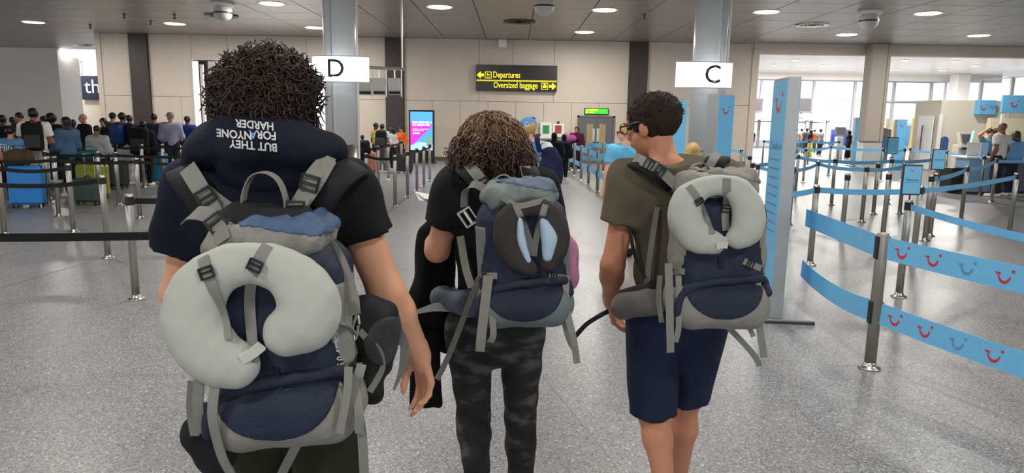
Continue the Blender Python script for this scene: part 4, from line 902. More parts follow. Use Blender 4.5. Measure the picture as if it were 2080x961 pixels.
standing(312, 231, 18.6, 'man in dark blue polo behind the bulky black backpack', skin='brown', top='26344a', bottom='1f2126', loose=.03)
standing(345, 228, 17.4, 'man in grey cap and pale lilac shirt beside the teal suitcase', skin='tan', top='9b9bb2', sleeve='long', bottom='2b2d36', style='cap', capcol='8c8a86', hair='grey', loose=.03, rz=.5, turn=.5, arms='fwd')
standing(380, 236, 19.0, 'man in royal blue polo and black trousers near the tall doorway', skin='dark', top='2b3a80', bottom='17181c', loose=.03)
standing(168, 231, 16.6, 'bald man in black jacket over white shirt, seen past the denim shirt', skin='tan', top='18191c', sleeve='long', bottom='202227', style='bald', rz=2.6, face=True)
for px, yt, Y, lb, kw in ((4, 234, 15.5, 'dark-haired person in black at the extreme left edge', dict(top='1a1b1f', skin='dark')), (38, 229, 17, 'person in dark coat behind the white t-shirt, left of his head', dict(top='22242a', skin='tan', sleeve='long', rz=2.7, face=True)), (25, 238, 18.2, 'shorter dark-haired person between the leftmost heads', dict(top='2d2f36', skin='brown')), (88, 236, 17.8, 'bearded-looking person in brown behind the white t-shirt', dict(top='4a3a30', skin='tan', rz=2.2, face=True)), (104, 232, 16.4, 'black-haired person right of the white t-shirt man', dict(top='15161a', skin='dark', style='curly')),
        (148, 243, 18.0, 'black-haired woman just right of the denim shirt', dict(top='1b1c20', skin='brown', style='long', fem=1)), (209, 240, 17.2, 'woman with dark hair facing the viewer in the left queue', dict(top='26272c', skin='tan', style='long', rz=PI, face=True, fem=1)), (228, 229, 18.4, 'person in navy cap left of the blue daypack', dict(top='3b4658', skin='tan', style='cap', capcol='232a3c')), (262, 234, 18.2, 'close-cropped man right of the blue daypack', dict(top='23262e', skin='brown'))):
    standing(px, yt, Y, lb, **{**dict(bottom='1f2126', loose=.03), **kw})
# luggage on the left
p = gz(47, 424); suitcase((p[0], p[1]+.15, 0), .25, .50, .28, .66, '2a86d6', 'bright blue ribbed suitcase on wheels at the front of the left queue', 7)
duffel((p[0]-.08, p[1]+.15, .735), .25, .46, .13, '4a3c2a', 'brown travel bag lying on top of the bright blue suitcase')
p = gz(173, 418); suitcase((p[0], p[1]+.15, 0), -.05, .44, .28, .42, '32443f', 'small dark green suitcase with extended handle in the left queue', 3, .42)
p = gz(170, 408); suitcase((p[0], p[1]+.35, 0), 0, .52, .28, .60, '8f9427', 'yellow-green suitcase behind the dark green one', 4)
p = gz(316, 373); suitcase((p[0], p[1]+.1, 0), .05, .46, .28, .66, '1d7fa6', 'teal suitcase standing in the rear left lanes', 3)
p = at(197, 318, 14.2); duffel((p[0], 13.95, .72), 0, .5, .09, '256a72', 'teal bag held at the waist of the grey sweatshirt person'); 
p = gz(222, 386); suitcase((p[0], p[1]+.3, 0), 0, .46, .28, .55, '1b1c20', 'black suitcase between the green case and white trousers', 4)
# ------------------------------------------------------------------ middle, by letter D column
standing(763, 250, 21.5, 'man in mustard shirt bending beside the backpacked man', skin='dark', top='b59a3e', bottom='25304a', rz=-.9, tilt=-.3)
o, J, s = standing(776, 252, 20.8, 'man in pale blue shirt and grey trousers with black backpack near letter D column', skin='tan', top='9fc0d0', bottom='6b6a6c', loose=.025)
daypack(o, J, s, '141417', 'black daypack on the man near letter D column', .32, .5)
standing(797, 259, 21.8, 'woman in striped pale top with dark hair near the totem', skin='brown', top='c9c6c6', sleeve='long', bottom='1a1a1e', style='long', fem=1, rz=1.2)
standing(815, 260, 23.5, 'person in orange top left of the advert totem', skin='tan', top='e0652a', sleeve='long', bottom='26262c', rz=2.6, face=True, fem=.5)
standing(736, 277, 20.2, 'dark-clothed person crouching low beside letter D column', hmin=1.1, skin='dark', top='17181b', sleeve='long', bottom='1a1a1d', loose=.05)
p = gz(818, 352); suitcase((p[0], p[1]+.1, 0), 0, .55, .3, .5, '17181b', 'black suitcase below the orange-topped person', 4, .3)
p = gz(745, 354); suitcase((p[0], p[1]+.4, 0), .2, .4, .28, .55, 'b0705f', 'dusty red suitcase beside letter D column', 4)
standing(645, 262, 30.0, 'person in orange-red top inside the bright doorway', skin='tan', top='d9623a', bottom='3f4a60', rz=.4)
p = at(662, 300, 29); duffel((p[0], 29, 0), 0, .8, .24, 'd8573d', 'red bag on the floor of the bright doorway')
# ------------------------------------------------------------------ centre
o, J, s = standing(1072, 240, 7.2, 'woman in sky-blue cap and blue-white tie-dye hoodie with navy shoulder bag', skin='light', top='d7dfea', sleeve='long', bottom='23283a', style='cap', capcol='5a96d8', hair='blond', fem=1, loose=.045, vox=.014, turn=.55, rz=-.1)
J0 = J
for nm, c_, ctr, rad in (('blue_dye', '5f93d6', (.02, -.02, 1.40), (.2, .2, .1)), ('navy_dye', '2c4278', (-.06, -.03, 1.13), (.2, .2, .07))):
    ts = s_union(torso_parts(J, s, .0475, 1)+arm_parts(J, s, .0475, upto=1.95), .04); ff = s_and(s_wr(ts, .004, 30, 30, 26, 9*1.68), s_wr(s_ell(vec(*ctr)*s, rad), .02, 40, 40, 40, 1))
    obj(nm, nets(ff, vec(*ctr)*s-.24, vec(*ctr)*s+.24, .012), CL(c_), o, True)
obj('hoodie_print', text('GE', .11, (.05, -.172, J['chest'][2]-.02), bold=.01), M_INK, o)
obj('cap_print', text('G', .07, (.0, -.112, J['head'][2]+.05)), M_WHITE, o)
sb = empty('shoulder_bag', o.location, 'navy slouchy shoulder bag hanging behind the tie-dye hoodie', 'bag'); m_ = CL('1c2140')
bc_ = at(1119, 338, 7.0)-np.array(o.location)
obj('body', nets(s_wr(s_union([s_ell(bc_, (.11, .09, .2)), s_ell(bc_+vec(-.0, 0, -.1), (.12, .1, .14))], .05), .008, 26, 26, 20), bc_-vec(.17, .15, .28), bc_+vec(.17, .15, .28), .014), m_, sb, True)
q1 = at(1090, 284, 7.0)-np.array(o.location); obj('strap', ribbon(spline([bc_+vec(-.06, 0, .16), (bc_+q1)/2+vec(-.04, -.07, .02), q1+vec(0, -.06, .02), q1+vec(.02, .1, .05)], 14), .05, .008, (1, .2, 0)), m_, sb)
o, J, s = standing(1126, 270, 17.5, 'person in dark navy robe and hood walking past the blue fence', hmin=1.2, skin='brown', top='14161f', sleeve='long', bottom='16181f', style='hijab', capcol='10121a', loose=.06, hem=.6, skirt=False)
standing(1146, 273, 19.5, 'smaller figure in black headscarf behind the blue fence', hmin=1.1, skin='brown', top='141418', sleeve='long', bottom='141418', style='hijab', capcol='0e0e12', loose=.05, hem=.55)
o, J, s = standing(1172, 257, 22.5, 'woman in maroon jacket facing the viewer before the double doors', skin='tan', top='4a1830', sleeve='long', bottom='1b1b20', hair='dark', style='long', fem=1, rz=2.8, face=True, loose=.04)
p = at(1157, 280, 22.2); duffel((p[0], 22.2, .95), .1, .42, .10, 'a8508f', 'pink and purple bag at the side of the maroon jacket')
p = gz(1166, 344); suitcase((p[0], p[1]+.2, 0), 1.0, .5, .3, .55, '1a1a1e', 'black suitcase behind the curving blue fence', 4)
o, J, s = standing(1272, 252, 8.6, 'woman in light blue top with blond hair and blue scrunchie, facing left', skin='light', top='6fc0ea', sleeve='short', bottom='1a1b20', leg='short', hair='blond', style='bun', fem=1, turn=1.2, rz=.25, vox=.014, hem=.98, shoes='1b1b1e', face=True, loose=.022)
obj('scrunchie', xf(lathe([(.03, -.02), (.055, -.015), (.06, 0), (.055, .015), (.03, .02)], 12), J['head']+head_rot(1.2, 0)@(vec(0, -.085, .088)*s), (.9, .3, 0)), CL('5b8fd8'), o, True)
hR = head_rot(1.2, 0); hc = J['head']; gl = lambda *v: hc+hR@(vec(*v)*s)
obj('glasses', join(tube([gl(.078, .0, .012), gl(.07, .095, .012), gl(-.07, .095, .012), gl(-.078, 0, .012)], .005, 5), tube([gl(.06*math.cos(t)*.55+.033, .1, .005+.022*math.sin(t)) for t in np.linspace(0, 2*PI, 13)], .003, 4), tube([gl(.06*math.cos(t)*.55-.033, .1, .005+.022*math.sin(t)) for t in np.linspace(0, 2*PI, 13)], .003, 4)), M_BLACKP, o)
standing(1408, 290, 9.8, 'blond child with black hairband behind the olive-shirted shoulder', hmin=1.1, skin='light', top='c9b7a8', bottom='333844', hair='blond', style='bob', fem=.5)
# ------------------------------------------------------------------ far right by the windows
for px, yt, Y, lb, kw in ((1526, 262, 34, 'dark-clothed person at the edge of the cream wall', dict(top='1c1d22', skin='brown')), (1608, 264, 36, 'person in beige carrying a child by the far entrance', dict(top='c9a98a', skin='light')), (1619, 261, 35, 'man in beige t-shirt in the far entrance group', dict(top='c7b09a', skin='tan', bottom='6a6f7a')), (1629, 261, 37, 'man in pale blue shirt in the far entrance group', dict(top='8ea6bd', skin='tan', bottom='4a5260')), (1640, 260, 35.5, 'dark-haired person in grey in the far entrance group', dict(top='5a5a60', skin='brown')),
        (1648, 264, 34, 'woman in black top and bright yellow skirt by the far entrance', dict(top='1a1a1e', skin='tan', bottom='e8cc1e', skirt=True, style='long', fem=1, rz=1)), (1655, 263, 37.5, 'person in red-brown top at the right of the far group', dict(top='a0563c', skin='light')), (1668, 262, 35, 'man in grey shirt standing right of the yellow skirt', dict(top='8b93a0', skin='tan', bottom='2a2d36', rz=-1.2)), (1726, 266, 33, 'figure in long black robe by the blue hoarding', dict(top='141418', sleeve='long', bottom='141418', style='hijab', capcol='101014', skirt=True, loose=.05, hem=.5, rz=1.4))):
    standing(px, yt, Y, lb, hmin=1.25, **{**dict(bottom='3a3f4a', loose=.03, vox=.026), **kw})
o, J, s = standing(2038, 249, 16.6, 'balding man in short-sleeved white shirt at the service counter', skin='brown', top='e4e2dc', bottom='33343a', hair='grey', style='bald', loose=.035, fat=1.1, belly=.02, rz=.5)
standing(2064, 266, 16.2, 'woman with brown hair in light blue top beside the white shirt', hmin=1.4, skin='light', top='7fb4e2', sleeve='long', bottom='2a3040', hair='brown', style='bob', fem=1, rz=.3, loose=.035)
standing(2012, 262, 18.6, 'clerk in blue shirt behind the service desk, raising an arm to the head', hmin=1.4, skin='light', top='7d9fc0', bottom='2c3a5a', hair='dark', rz=PI, face=True, J={'elR': vec(.36, .14, 1.40), 'wrR': vec(.15, .12, 1.55)})
standing(2026, 260, 19.2, 'second clerk with dark hair behind the white-shirted man', hmin=1.4, skin='light', top='8fb0d0', bottom='2c3a5a', hair='dark', rz=PI, style='bob', fem=1)
# ================================================================== the three walkers and their packs
def nrm_(v): v = np.asarray(v, float); return v/np.linalg.norm(v)
def hand_parts(wr, d, n, t, s=1.0, curl=.35):
    """palm + five fingers; d = pointing direction, n = palm normal, t = thumb side"""
    d = nrm_(d); n = nrm_(n-d*(np.asarray(n)@d)); t = nrm_(np.asarray(t)-d*(np.asarray(t)@d)-n*(np.asarray(t)@n)); out = []; tip = []
    out.append(s_cap(wr-d*.03, wr+d*.03*s, .027*s, .026*s))
    for k, (of, ln) in enumerate(((.030, .92), (.010, 1.05), (-.010, .98), (-.029, .78))):
        kn = wr+d*(.092-.006*abs(k-1))*s+t*of*s
        out.append(s_cap(wr+d*.02*s+t*of*.6*s, kn, .016*s, .0125*s))
        p = kn; a = curl*(1+.15*k)
        for L_, r_, da in ((.044, .0098, 1), (.028, .0088, 2.1), (.022, .0078, 3.0)):
            q = p+(d*math.cos(a*da)+n*math.sin(a*da)+t*(.06-.05*k)*.6)*L_*ln*s; out.append(s_cap(p, q, r_*s, (r_-.0008)*s)); p = q
        tip.append(p)
    b = wr+d*.03*s+t*.028*s+n*.008*s; q1 = b+(d*.62+t*.62+n*.35)*.042*s; q2 = q1+(d*.9+t*.15+n*.4)*.034*s; q3 = q2+(d*.95-t*.05+n*.35)*.024*s
    out += [s_cap(b-d*.02*s, q1, .017*s, .0125*s), s_cap(q1, q2, .012*s, .0105*s), s_cap(q2, q3, .0102*s, .008*s)]
    return out, np.array(tip+[q3, wr-d*.04, wr+t*.05, wr-t*.04])
def strands(cen, R, rad, n, length, rng, curl=.008, turns=2.5, r=.0022, down=.5, keep=None, seg=9, zmin=-1, side=3, back=0.0):
    V = []; F = []; k = 0; base = 0
    while k < n:
        v = rng.normal(size=3); v /= np.linalg.norm(v)
        if v[2] < zmin or (keep and not keep(v)): continue
        k += 1; p0 = v*rad*rng.uniform(.9, 1.0); L = length*rng.uniform(.7, 1.25); ph = rng.uniform(0, 6.28); tn = turns*rng.uniform(.7, 1.3)
        a = np.cross(v, rng.normal(size=3)); a /= np.linalg.norm(a); b = np.cross(v, a); dirv = v*(1-down)+np.array([0, -back, -down])+a*rng.uniform(-.35, .35); dirv /= np.linalg.norm(dirv)
        u = np.linspace(0, 1, seg); P = p0+dirv*(u[:, None]*L)+np.array([0, 0, -1.])*(u[:, None]**2*L*.5*down)
        if down > .4:      # keep hanging locks outside the head
            e_ = P/(rad*1.02); m_ = np.linalg.norm(e_, axis=1); P = np.where((m_ < 1)[:, None], P/np.maximum(m_, .2)[:, None], P)
        amp = curl*np.minimum(1, u*3)[:, None]; P = P+amp*(a*np.cos(u*tn*6.28+ph)[:, None]+b*np.sin(u*tn*6.28+ph)[:, None])
        VV, FF = tube(P@R.T+cen, r*(1.15-u*.75), side, cap=False); V.append(VV); F.append(np.array(FF)+base); base += len(VV)
    return np.concatenate(V), np.concatenate(F)
def detail_box(P, pad): return P.min(0)-pad, P.max(0)+pad
# ------------------------------------------------------------------ hiking pack
M_NAVY = fabric('pack_navy', '272f42', .6, var=.15, scale=9, crease=.35); M_PGREY = fabric('pack_grey', '8f8d87', .6, var=.12, scale=9, crease=.4); M_WEB = fabric('webbing_grey', '8a8a84', .7, bscale=500); M_PBLK = fabric('pad_black', '26262a', .75)
M_BLUE = fabric('pack_blue', '536a8c', .6, var=.2, scale=8, crease=.4); M_BUCK = mat('buckle', '2a2a2c', .3); M_FOAM = fabric('foam_grey', 'bcc0b7', .8, bump=.12, bscale=350, var=.03); M_FOAMD = fabric('foam_dark', '3b3838', .8, var=.08); M_FOAMB = fabric('foam_blue', 'b4cbe2', .8, var=.04)
class Pack:
    def __init__(self, name_label, O, rot, W=.33, H=.55, D=.28, cols=None, vox=.006):
        self.O = np.asarray(O, float); self.M = np.array((Matrix.Rotation(rot[2], 3, 'Z') @ Matrix.Rotation(rot[1], 3, 'Y') @ Matrix.Rotation(rot[0], 3, 'X')))
        self.W, self.H, self.D, self.vox = W, H, D, vox; self.c = dict(main=M_NAVY, low=M_PGREY, lid=M_PGREY, side=M_PGREY, trim=M_BLUE); self.c.update(cols or {})
        self.root = empty('hiking_backpack', self.O, name_label, 'backpack', 'hiking backpacks of the three walkers')
        d2 = D/2; h = H
        self.main = s_wr(s_box((0, .004, .49*h), (W/2-.012, d2-.010, .39*h), .075), .0032, 34, 30, 30, 1)
        self.low = s_wr(s_box((0, -.012, .155*h), (W/2+.004, d2+.004, .155*h), .078), .0022, 28, 26, 22, 2)
        self.lid = s_wr(s_box((-.005, .004, .895*h), (W/2-.035, d2-.014, .10*h), .052), .007, 52, 44, 46, 3)
        self.all = s_union([self.main, self.low, self.lid], .012); self.surf = self.all
        b = (np.array([-W/2-.03, -d2-.04, -.02]), np.array([W/2+.03, d2+.03, h+.03])); self.b = b; add = self.add
        add('main_compartment', nets(self.main, *b, vox), self.c['main'])
        add('bottom_compartment', nets(self.low, *b, vox), self.c['low'])
        rr = .37*W; cz = .30*h
        f = s_and(s_grow(self.low, .004), lambda p: np.sqrt((p[:, 0]/1.08)**2+((p[:, 2]-cz)/.95)**2)-rr, s_plane((0, 0, 0), (0, 1, 0)), s_plane((0, 0, .31*h), (0, 0, 1)))
        add('bottom_panel', nets(f, *b, vox*.8), self.c['main'])
        arc = [(-W*.47, .12*h), (-W*.42, .24*h), (-W*.2, .305*h), (W*.1, .325*h), (W*.4, .33*h), (W*.46, .24*h)]
        P = spline([(x, -.4, z) for x, z in arc], 30); P = trace(s_union([self.main, self.low], .012), P, (0, 1, 0)); P = self.smooth(P); fl_ = s_union([s_cap(P[i], P[i+1], .016) for i in range(0, 29)], .0)
        add('zip_arc', nets(fl_, *b, vox), self.c['main'])
        f = s_and(s_grow(self.main, .003), lambda p: W*.40-np.abs(p[:, 0])+.05*W*np.sin(p[:, 2]*14), s_plane((0, 0, .33*h), (0, 0, -1)), s_plane((0, 0, .70*h), (0, 0, 1)))
        for sx in (-1, 1): add('side_panel', nets(s_and(f, s_plane((0, 0, 0), (-sx, 0, 0))), *b, vox), self.c['side'])
        lid = add('lid', nets(self.lid, *b, vox), self.c['lid'])
        f = s_and(s_grow(self.lid, .0035), s_plane((0, 0, .962*h), (-.22, 0, -1)))
        add('lid_trim', nets(f, *b, vox), self.c['trim'], lid)
    def w(self, V): return np.asarray(V, float)@self.M.T
    def add(self, name, VF, m, parent=None, smooth=True): return obj(name, (self.w(VF[0]), VF[1]), m, parent or self.root, smooth)
    def loc(self, px, py, Y): return (at(px, py, Y)-self.O)@self.M
    def onplane(self, px, py, yl):
        c = (np.array([0, 0, CAM_H])-self.O)@self.M; d = ray(px, py)@self.M; return c+d*((yl-c[1])/d[1])
    def hit(self, f, P):
        c = (np.array([0, 0, CAM_H])-self.O)@self.M; P = np.asarray(P, float); return trace(f, P, P-c)
    def smooth(self, P, n=2):
        P = np.array(P, float)
        for _ in range(n): P[1:-1] = (P[:-2]+2*P[1:-1]+P[2:])/4
        return P
    def strap(self, pix, Y, width, m=None, name='strap', lift=.004, buckle=(), n=22, sm=3):
        P = spline([self.onplane(x, y, -.33) for x, y in pix], n); Q = self.hit(self.surf, P); Q[:, 1] = np.minimum(Q[:, 1], .1); Q = self.smooth(Q, sm); Q[:, 1] -= lift
        T = _frames(Q); side = np.cross(T, np.array([0, 1., 0])); o = self.add(name, ribbon(Q, width, .004, side), m or M_WEB, None, False)
        for t in buckle:
            i = int(t*(n-1)); self.buckle(Q[i]+np.array([0, -.006, 0]), T[i], width, o)
        return o
    def buckle(self, c, t, w_, parent):
        t = nrm_(t); x = nrm_(np.cross(t, (0, 1, 0))); y = np.cross(t, x); Mx = np.stack([x, y, t], 1); s = w_
        g = join(box((-s*.58, 0, 0), (s*.16, .010, s*1.15), .003), box((s*.58, 0, 0), (s*.16, .010, s*1.15), .003), *[box((0, -.002, z*s), (s*1.15, .008, s*.17), .002) for z in (-.48, -.05, .48)])
        self.add('buckle', xfm(g, Mx, c), M_BUCK, parent, False)
    def free(self, pts, width, m=None, name='hanging_strap', side=(1, 0, 0), parent=None, thick=.003, n=20):
        """strap given by (px, py, Y) points"""
        P = spline([at(*q)-self.O for q in pts], n); return obj(name, ribbon(P, width, thick, side), m or M_WEB, parent or self.root)
    def pad(self, pts, width, m=None, name='shoulder_strap', side=(1, 0, 0), thick=.016, n=24):
        P = spline([at(*q)-self.O for q in pts], n); return obj(name, ribbon(P, width, thick, side, .25), m or M_PBLK, self.root, True)
def pillow(pk, pix, rad, Y, label, m, clasp, yoff=-.05, flat=.72, vox=.006, inner=None):
    n = 34; r = np.interp(np.linspace(0, len(rad)-1, n), range(len(rad)), rad)
    S = pk.hit(pk.all, spline([pk.onplane(x, y, -.33) for x, y in pix], n)); yb = min(np.percentile(S[:, 1], 30), -.1); yq = yb-max(rad)*flat*.8; Q = spline([pk.onplane(x, y, yq) for x, y in pix], n)
    f = s_union([s_cap(Q[i], Q[i+1], r[i], r[i+1], ((0, 1, 0), flat)) for i in range(n-1)], .006)
    f = s_wr(f, .0012, 60, 50, 60)
    o = empty('neck_pillow', pk.O, label, 'neck pillow', 'neck pillows strapped on the packs'); b = (Q.min(0)-max(rad), Q.max(0)+max(rad))
    obj('cushion', (lambda VF: (pk.w(VF[0]), VF[1]))(nets(f, *b, vox)), m, o, True)
    if clasp:
        C = np.array([pk.onplane(x, y, yq-.03) for x, y in clasp])
        obj('clasp_tab', xfm(ribbon(spline(C, 8), .022, .01, (0, -.3, 1)), pk.M, (0, 0, 0)), mat('tab_white', 'd8d7cd', .6), o)
    if inner:
        for pi, ri in inner:
            C = spline([pk.onplane(x, y, yq-.018) for x, y in pi], 14); rr = np.interp(np.linspace(0, len(ri)-1, 14), range(len(ri)), ri)
            g = s_union([s_cap(C[i], C[i+1], rr[i], rr[i+1], ((0, 1, 0), .9)) for i in range(13)], .005)
            obj('inner_lining', (lambda VF: (pk.w(VF[0]), VF[1]))(nets(g, C.min(0)-.06, C.max(0)+.06, .005)), M_FOAMB, o, True)
    pk.surf = s_union([pk.all, f], .0); pk.pil = f
    return o
# ------------------------------------------------------------------ walker body helper
def walker(label, base, h, J, skin, fem=0, turn=0, tilt=0, roll=0, vox=.011, fat=1.0, hands=(), head_fine=False, legfat=1.0):
    base = np.array([base[0], base[1], 0.]); Jd, s = skeleton(h)
    Jd.update({k: (np.asarray(v, float)-base) for k, v in J.items()})
    R = head_rot(turn, tilt, roll); o = empty('person', base, label, 'person')
    parts = torso_parts(Jd, s, 0, fem)+arm_parts(Jd, s, fat=fat)+leg_parts(Jd, s, fat=legfat)
    for q in 'LR':
        a, b = Jd['an'+q], Jd['toe'+q]; parts.append(s_cap(a-vec(0, .015, .04), b, .036, .03))
    f0 = s_union(parts, .03); f = s_union([f0]+head_parts(Jd, s, R, head_fine), .014); regs = []
    hp_ = []
    for q, d, n, t, c in hands:
        pr_, tips = hand_parts(Jd['wr'+q], vec(*d), vec(*n), vec(*t), s*1.02, c); g = s_union(pr_, .007)
        hp_.append(g); lo, hi = detail_box(tips, .02); regs.append((lo, hi, .0048))
    if hp_: f_ = f; f = s_union([f_]+hp_, .012)
    if head_fine: c = Jd['head']; regs.append((c-.15, c+.16, .0055))
    lo, hi = jbox(Jd, list(Jd), .17); hi[2] = Jd['head'][2]+.14; lo[2] = min(0.0, lo[2])
    obj('body', multi(f, lo, hi, vox, regs), SKIN[skin], o, True)
    return o, Jd, s, R, base
def shoes(o, J, m):
    for q in 'LR':
        a, b = J['an'+q], J['toe'+q]; d = nrm_(b-a+vec(0, 0, .05)); f = s_union([s_cap(a-vec(0, .03, .045), b, .047, .043), s_cap(a, a-vec(0, 0, .05), .046)], .02)
        f = s_and(f, s_plane(b-vec(0, 0, .032), np.cross(d, np.cross(d, (0, 0, 1.0))) if False else (0, 0, -1))) if a[2] < .13 else f
        lo, hi = np.minimum(a, b)-.09, np.maximum(a, b)+.09; so = obj('shoe', nets(f, lo, hi, .009), m, o, True)
        obj('sole', nets(s_and(s_cap(a-vec(0, .03, .075), b-vec(0, 0, .03), .05, .045), s_cap(a-vec(0, .03, .088), b-vec(0, 0, .04), .045, .04)), lo, hi, .009), M_WHITE, so, True)
# ================================================================== walker 1: curly-haired, front left
bx_, by_ = at(592, 900, 1.97)[0], 1.97
Wp = at
P0 = vec(bx_, by_, 0)
J = dict(head=vec(*(at(556, 225, 1.99)[:2]), 1.685), neck=vec(at(572, 300, 1.95)[0], 1.945, 1.525), shR=at(700, 388, 1.97), shL=at(408, 388, 1.96), elR=at(786, 596, 1.98), wrR=at(853, 722, 2.08), elL=at(366, 596, 2.0), wrL=at(455, 700, 2.24),
     chest=vec(at(556, 500, 1.97)[0], 1.97, 1.34), waist=vec(at(580, 700, 1.97)[0], 1.97, 1.10), pelvis=P0+vec(0, 0, .97), hipL=P0+vec(-.095, 0, .92), hipR=P0+vec(.095, 0, .92), knL=P0+vec(-.10, .10, .50), knR=P0+vec(.11, -.02, .50), anL=P0+vec(-.10, .17, .09), anR=P0+vec(.11, -.28, .16), toeL=P0+vec(-.12, .34, .035), toeR=P0+vec(.12, -.13, .04))
o, Jb, s, R, base = walker('curly-haired walker in black t-shirt and navy hood, front left, seen from behind', (bx_, by_), 1.81, J, 'light', turn=-.5, tilt=-.05, fat=1.12, hands=[('R', (.18, .05, -1), (-.6, -.55, 0), (-.7, .6, 0), .34), ('L', (.1, .1, -1), (.8, 0, 0), (0, 1, 0), .3)], head_fine=True)
tf = s_wr(s_union(torso_parts(Jb, s, .022)+arm_parts(Jb, s, .028, upto=.46, fat=1.12), .04), .004, 26, 26, 22, 1)
tf = s_and(tf, s_plane(Jb['neck']+vec(0, -.02, .02), (0, -.3, 1)), s_plane((0, 0, .93), (0, 0, -1))); lo, hi = jbox(Jb, ['pelvis', 'neck']+ARMK, .19)
obj('t_shirt', nets(tf, lo, hi, .01), fabric('tee_black', '161619', .85, var=.2), o, True)
lf = s_and(s_wr(s_union([s_cap(Jb['pelvis'], Jb['waist'], .168, .15, (FY_, .72))]+leg_parts(Jb, s, .026, taper=1.3), .03), .004, 22, 22, 18, 4), s_plane((0, 0, 1.06), (0, 0, 1))); lo, hi = jbox(Jb, ['pelvis', 'waist']+LEGK, .2)
obj('trousers', nets(lf, lo, hi, .013), fabric('trouser_olive', '2d3020', .85, var=.25), o, True); shoes(o, Jb, CL('2a2a2c'))
# hoodie over the left shoulder, hood resting on the back
hc = at(562, 300, 1.88)-base; hl = at(432, 300, 1.91)-base; hr = at(690, 318, 1.91)-base
hood = s_union([s_ell(hc, (.175, .12, .072)), s_ell(hl, (.075, .09, .062)), s_ell(at(520, 262, 1.90)-base, (.105, .085, .05)), s_cap(hl+vec(0, .02, 0), at(410, 345, 1.93)-base, .06, .05), s_cap(hc+vec(.06, .02, -.01), hr, .062, .035), s_ell(at(560, 352, 1.87)-base, (.15, .06, .06))], .032)
hood = s_wr(hood, .005, 18, 18, 24, .7)
dr = s_union(torso_parts(Jb, s, .04)+arm_parts(Jb, s, .034, sd=('L',), upto=.55, fat=1.1)+[s_cap(at(385, 388, 1.92)-base, at(352, 462, 1.93)-base, .05, .045)], .04)
dr = s_and(dr, s_plane((at(655, 500, 1.85)-base), (1, 0, .15)), s_plane((0, 0, 1.02), (0, 0, -1)), s_plane((0, Jb['chest'][1]+.10, 0), (0, 1, 0)), s_plane(Jb['neck']+vec(0, 0, .03), (0, -.3, 1)))
hoodie = s_wr(s_union([hood, dr], .004), .006, 20, 20, 16, 2)
M_HOOD = fabric('hoodie_navy', '171b2b', .9, var=.2)
lo, hi = jbox(Jb, ['pelvis', 'neck']+ARMK, .19); hi[2] += .12
ho = obj('hoodie', nets(hoodie, lo, hi, .010), M_HOOD, o, True)
def hood_text(s_, px, py, size, m, bold=.028):
    V, F = text_mesh(s_, size, bold, 'CENTER', 2); c = at(px, py, 1.7)-base
    P = np.stack([c[0]-V[:, 0]*.92, np.full(len(V), c[1]-.1), c[2]-V[:, 1]+V[:, 0]*.07], 1); d = nrm_(at(px, py, 2.0)-at(px, py, 1.7)); Q = trace(hoodie, P-d*.0, d)-d*.0035
    obj('lettering', (Q, F), m, ho)
M_PRINT = fabric('print_white', 'd9dcdb', .7); M_PRINTB = fabric('print_blue', '7fb0dd', .7)
hood_text('BUT THEY', 543, 292, .028, M_PRINT); hood_text('FOR', 568, 272, .028, M_PRINT); hood_text('A', 542, 271, .028, M_PRINTB); hood_text('NYONE', 505, 270, .028, M_PRINT); hood_text('HARDER', 545, 252, .027, M_PRINT)
# curly hair
hcen = Jb['head']+R@(vec(0, -.02, .03)*s); rng = np.random.default_rng(3)
M_CURL = mat('hair_curly_brown', '3a2b22', .6, var=.4, scale=40)
hf = s_wr(s_sub(s_union([s_ell(hcen, (.118, .125, .116), R), s_cap(hcen+R@vec(0, -.05, -.03), hcen+R@vec(0, -.06, -.11), .075, .055)], .04), s_ell(Jb['head']+R@vec(0, .14, -.05), (.1, .1, .12), R)),   .010, 60, 60, 60)
ha = obj('hair', nets(hf, hcen-.22, hcen+.2, .008), M_CURL, o, True)
obj('curls', strands(hcen, R, np.array([.112, .120, .110]), 1700, .048, rng, .0125, .95, .0040, .14, lambda v: not (v[1] > .55 and v[2] < .3) and v[2] > -.75, 10), M_CURL, ha, True).__setitem__('kind', 'stuff')
# pack 1
pk = Pack('large navy and grey hiking backpack on the curly-haired walker, front left', (at(603, 912, 1.64)[0], 1.655, .90), (-.05, -.085, .06), .345, .54, .29, vox=.0055)
pillow(pk, [(480, 742), (434, 722), (394, 660), (404, 592), (452, 548), (512, 534), (578, 552), (624, 602), (622, 650), (582, 676)], [.052, .065, .068, .060, .048, .043, .050, .066, .069, .052], 1.44, 'pale grey-green neck pillow strapped to the front left backpack', M_FOAM, [(490, 730), (512, 718), (532, 702)], vox=.005)
pk.strap([(414, 522), (420, 545), (440, 600), (456, 650), (463, 690)], 1.42, .024, buckle=(.3,)); pk.strap([(545, 498), (527, 525), (513, 560), (508, 620), (515, 700), (517, 735)], 1.42, .024, buckle=(.33,))
pk.strap([(560, 745), (572, 790)], 1.48, .012, M_PBLK, 'daisy_loop'); pk.strap([(690, 655), (735, 690), (760, 700)], 1.5, .024, name='compression_strap', buckle=(.55,)); pk.strap([(700, 745), (735, 735)], 1.5, .022, name='compression_strap', buckle=(.4,))
V, F = text_mesh('5.0 ASPECT', .022, .01, 'CENTER', 1); 
cc_ = pk.onplane(690, 700, -.2); Q = pk.hit(pk.all, np.stack([cc_[0]-V[:, 1], np.full(len(V), -.2), cc_[2]+V[:, 0]*.9], 1)); Q[:, 1] -= .004; pk.add('lettering', (Q, F), M_PRINT, None, False)
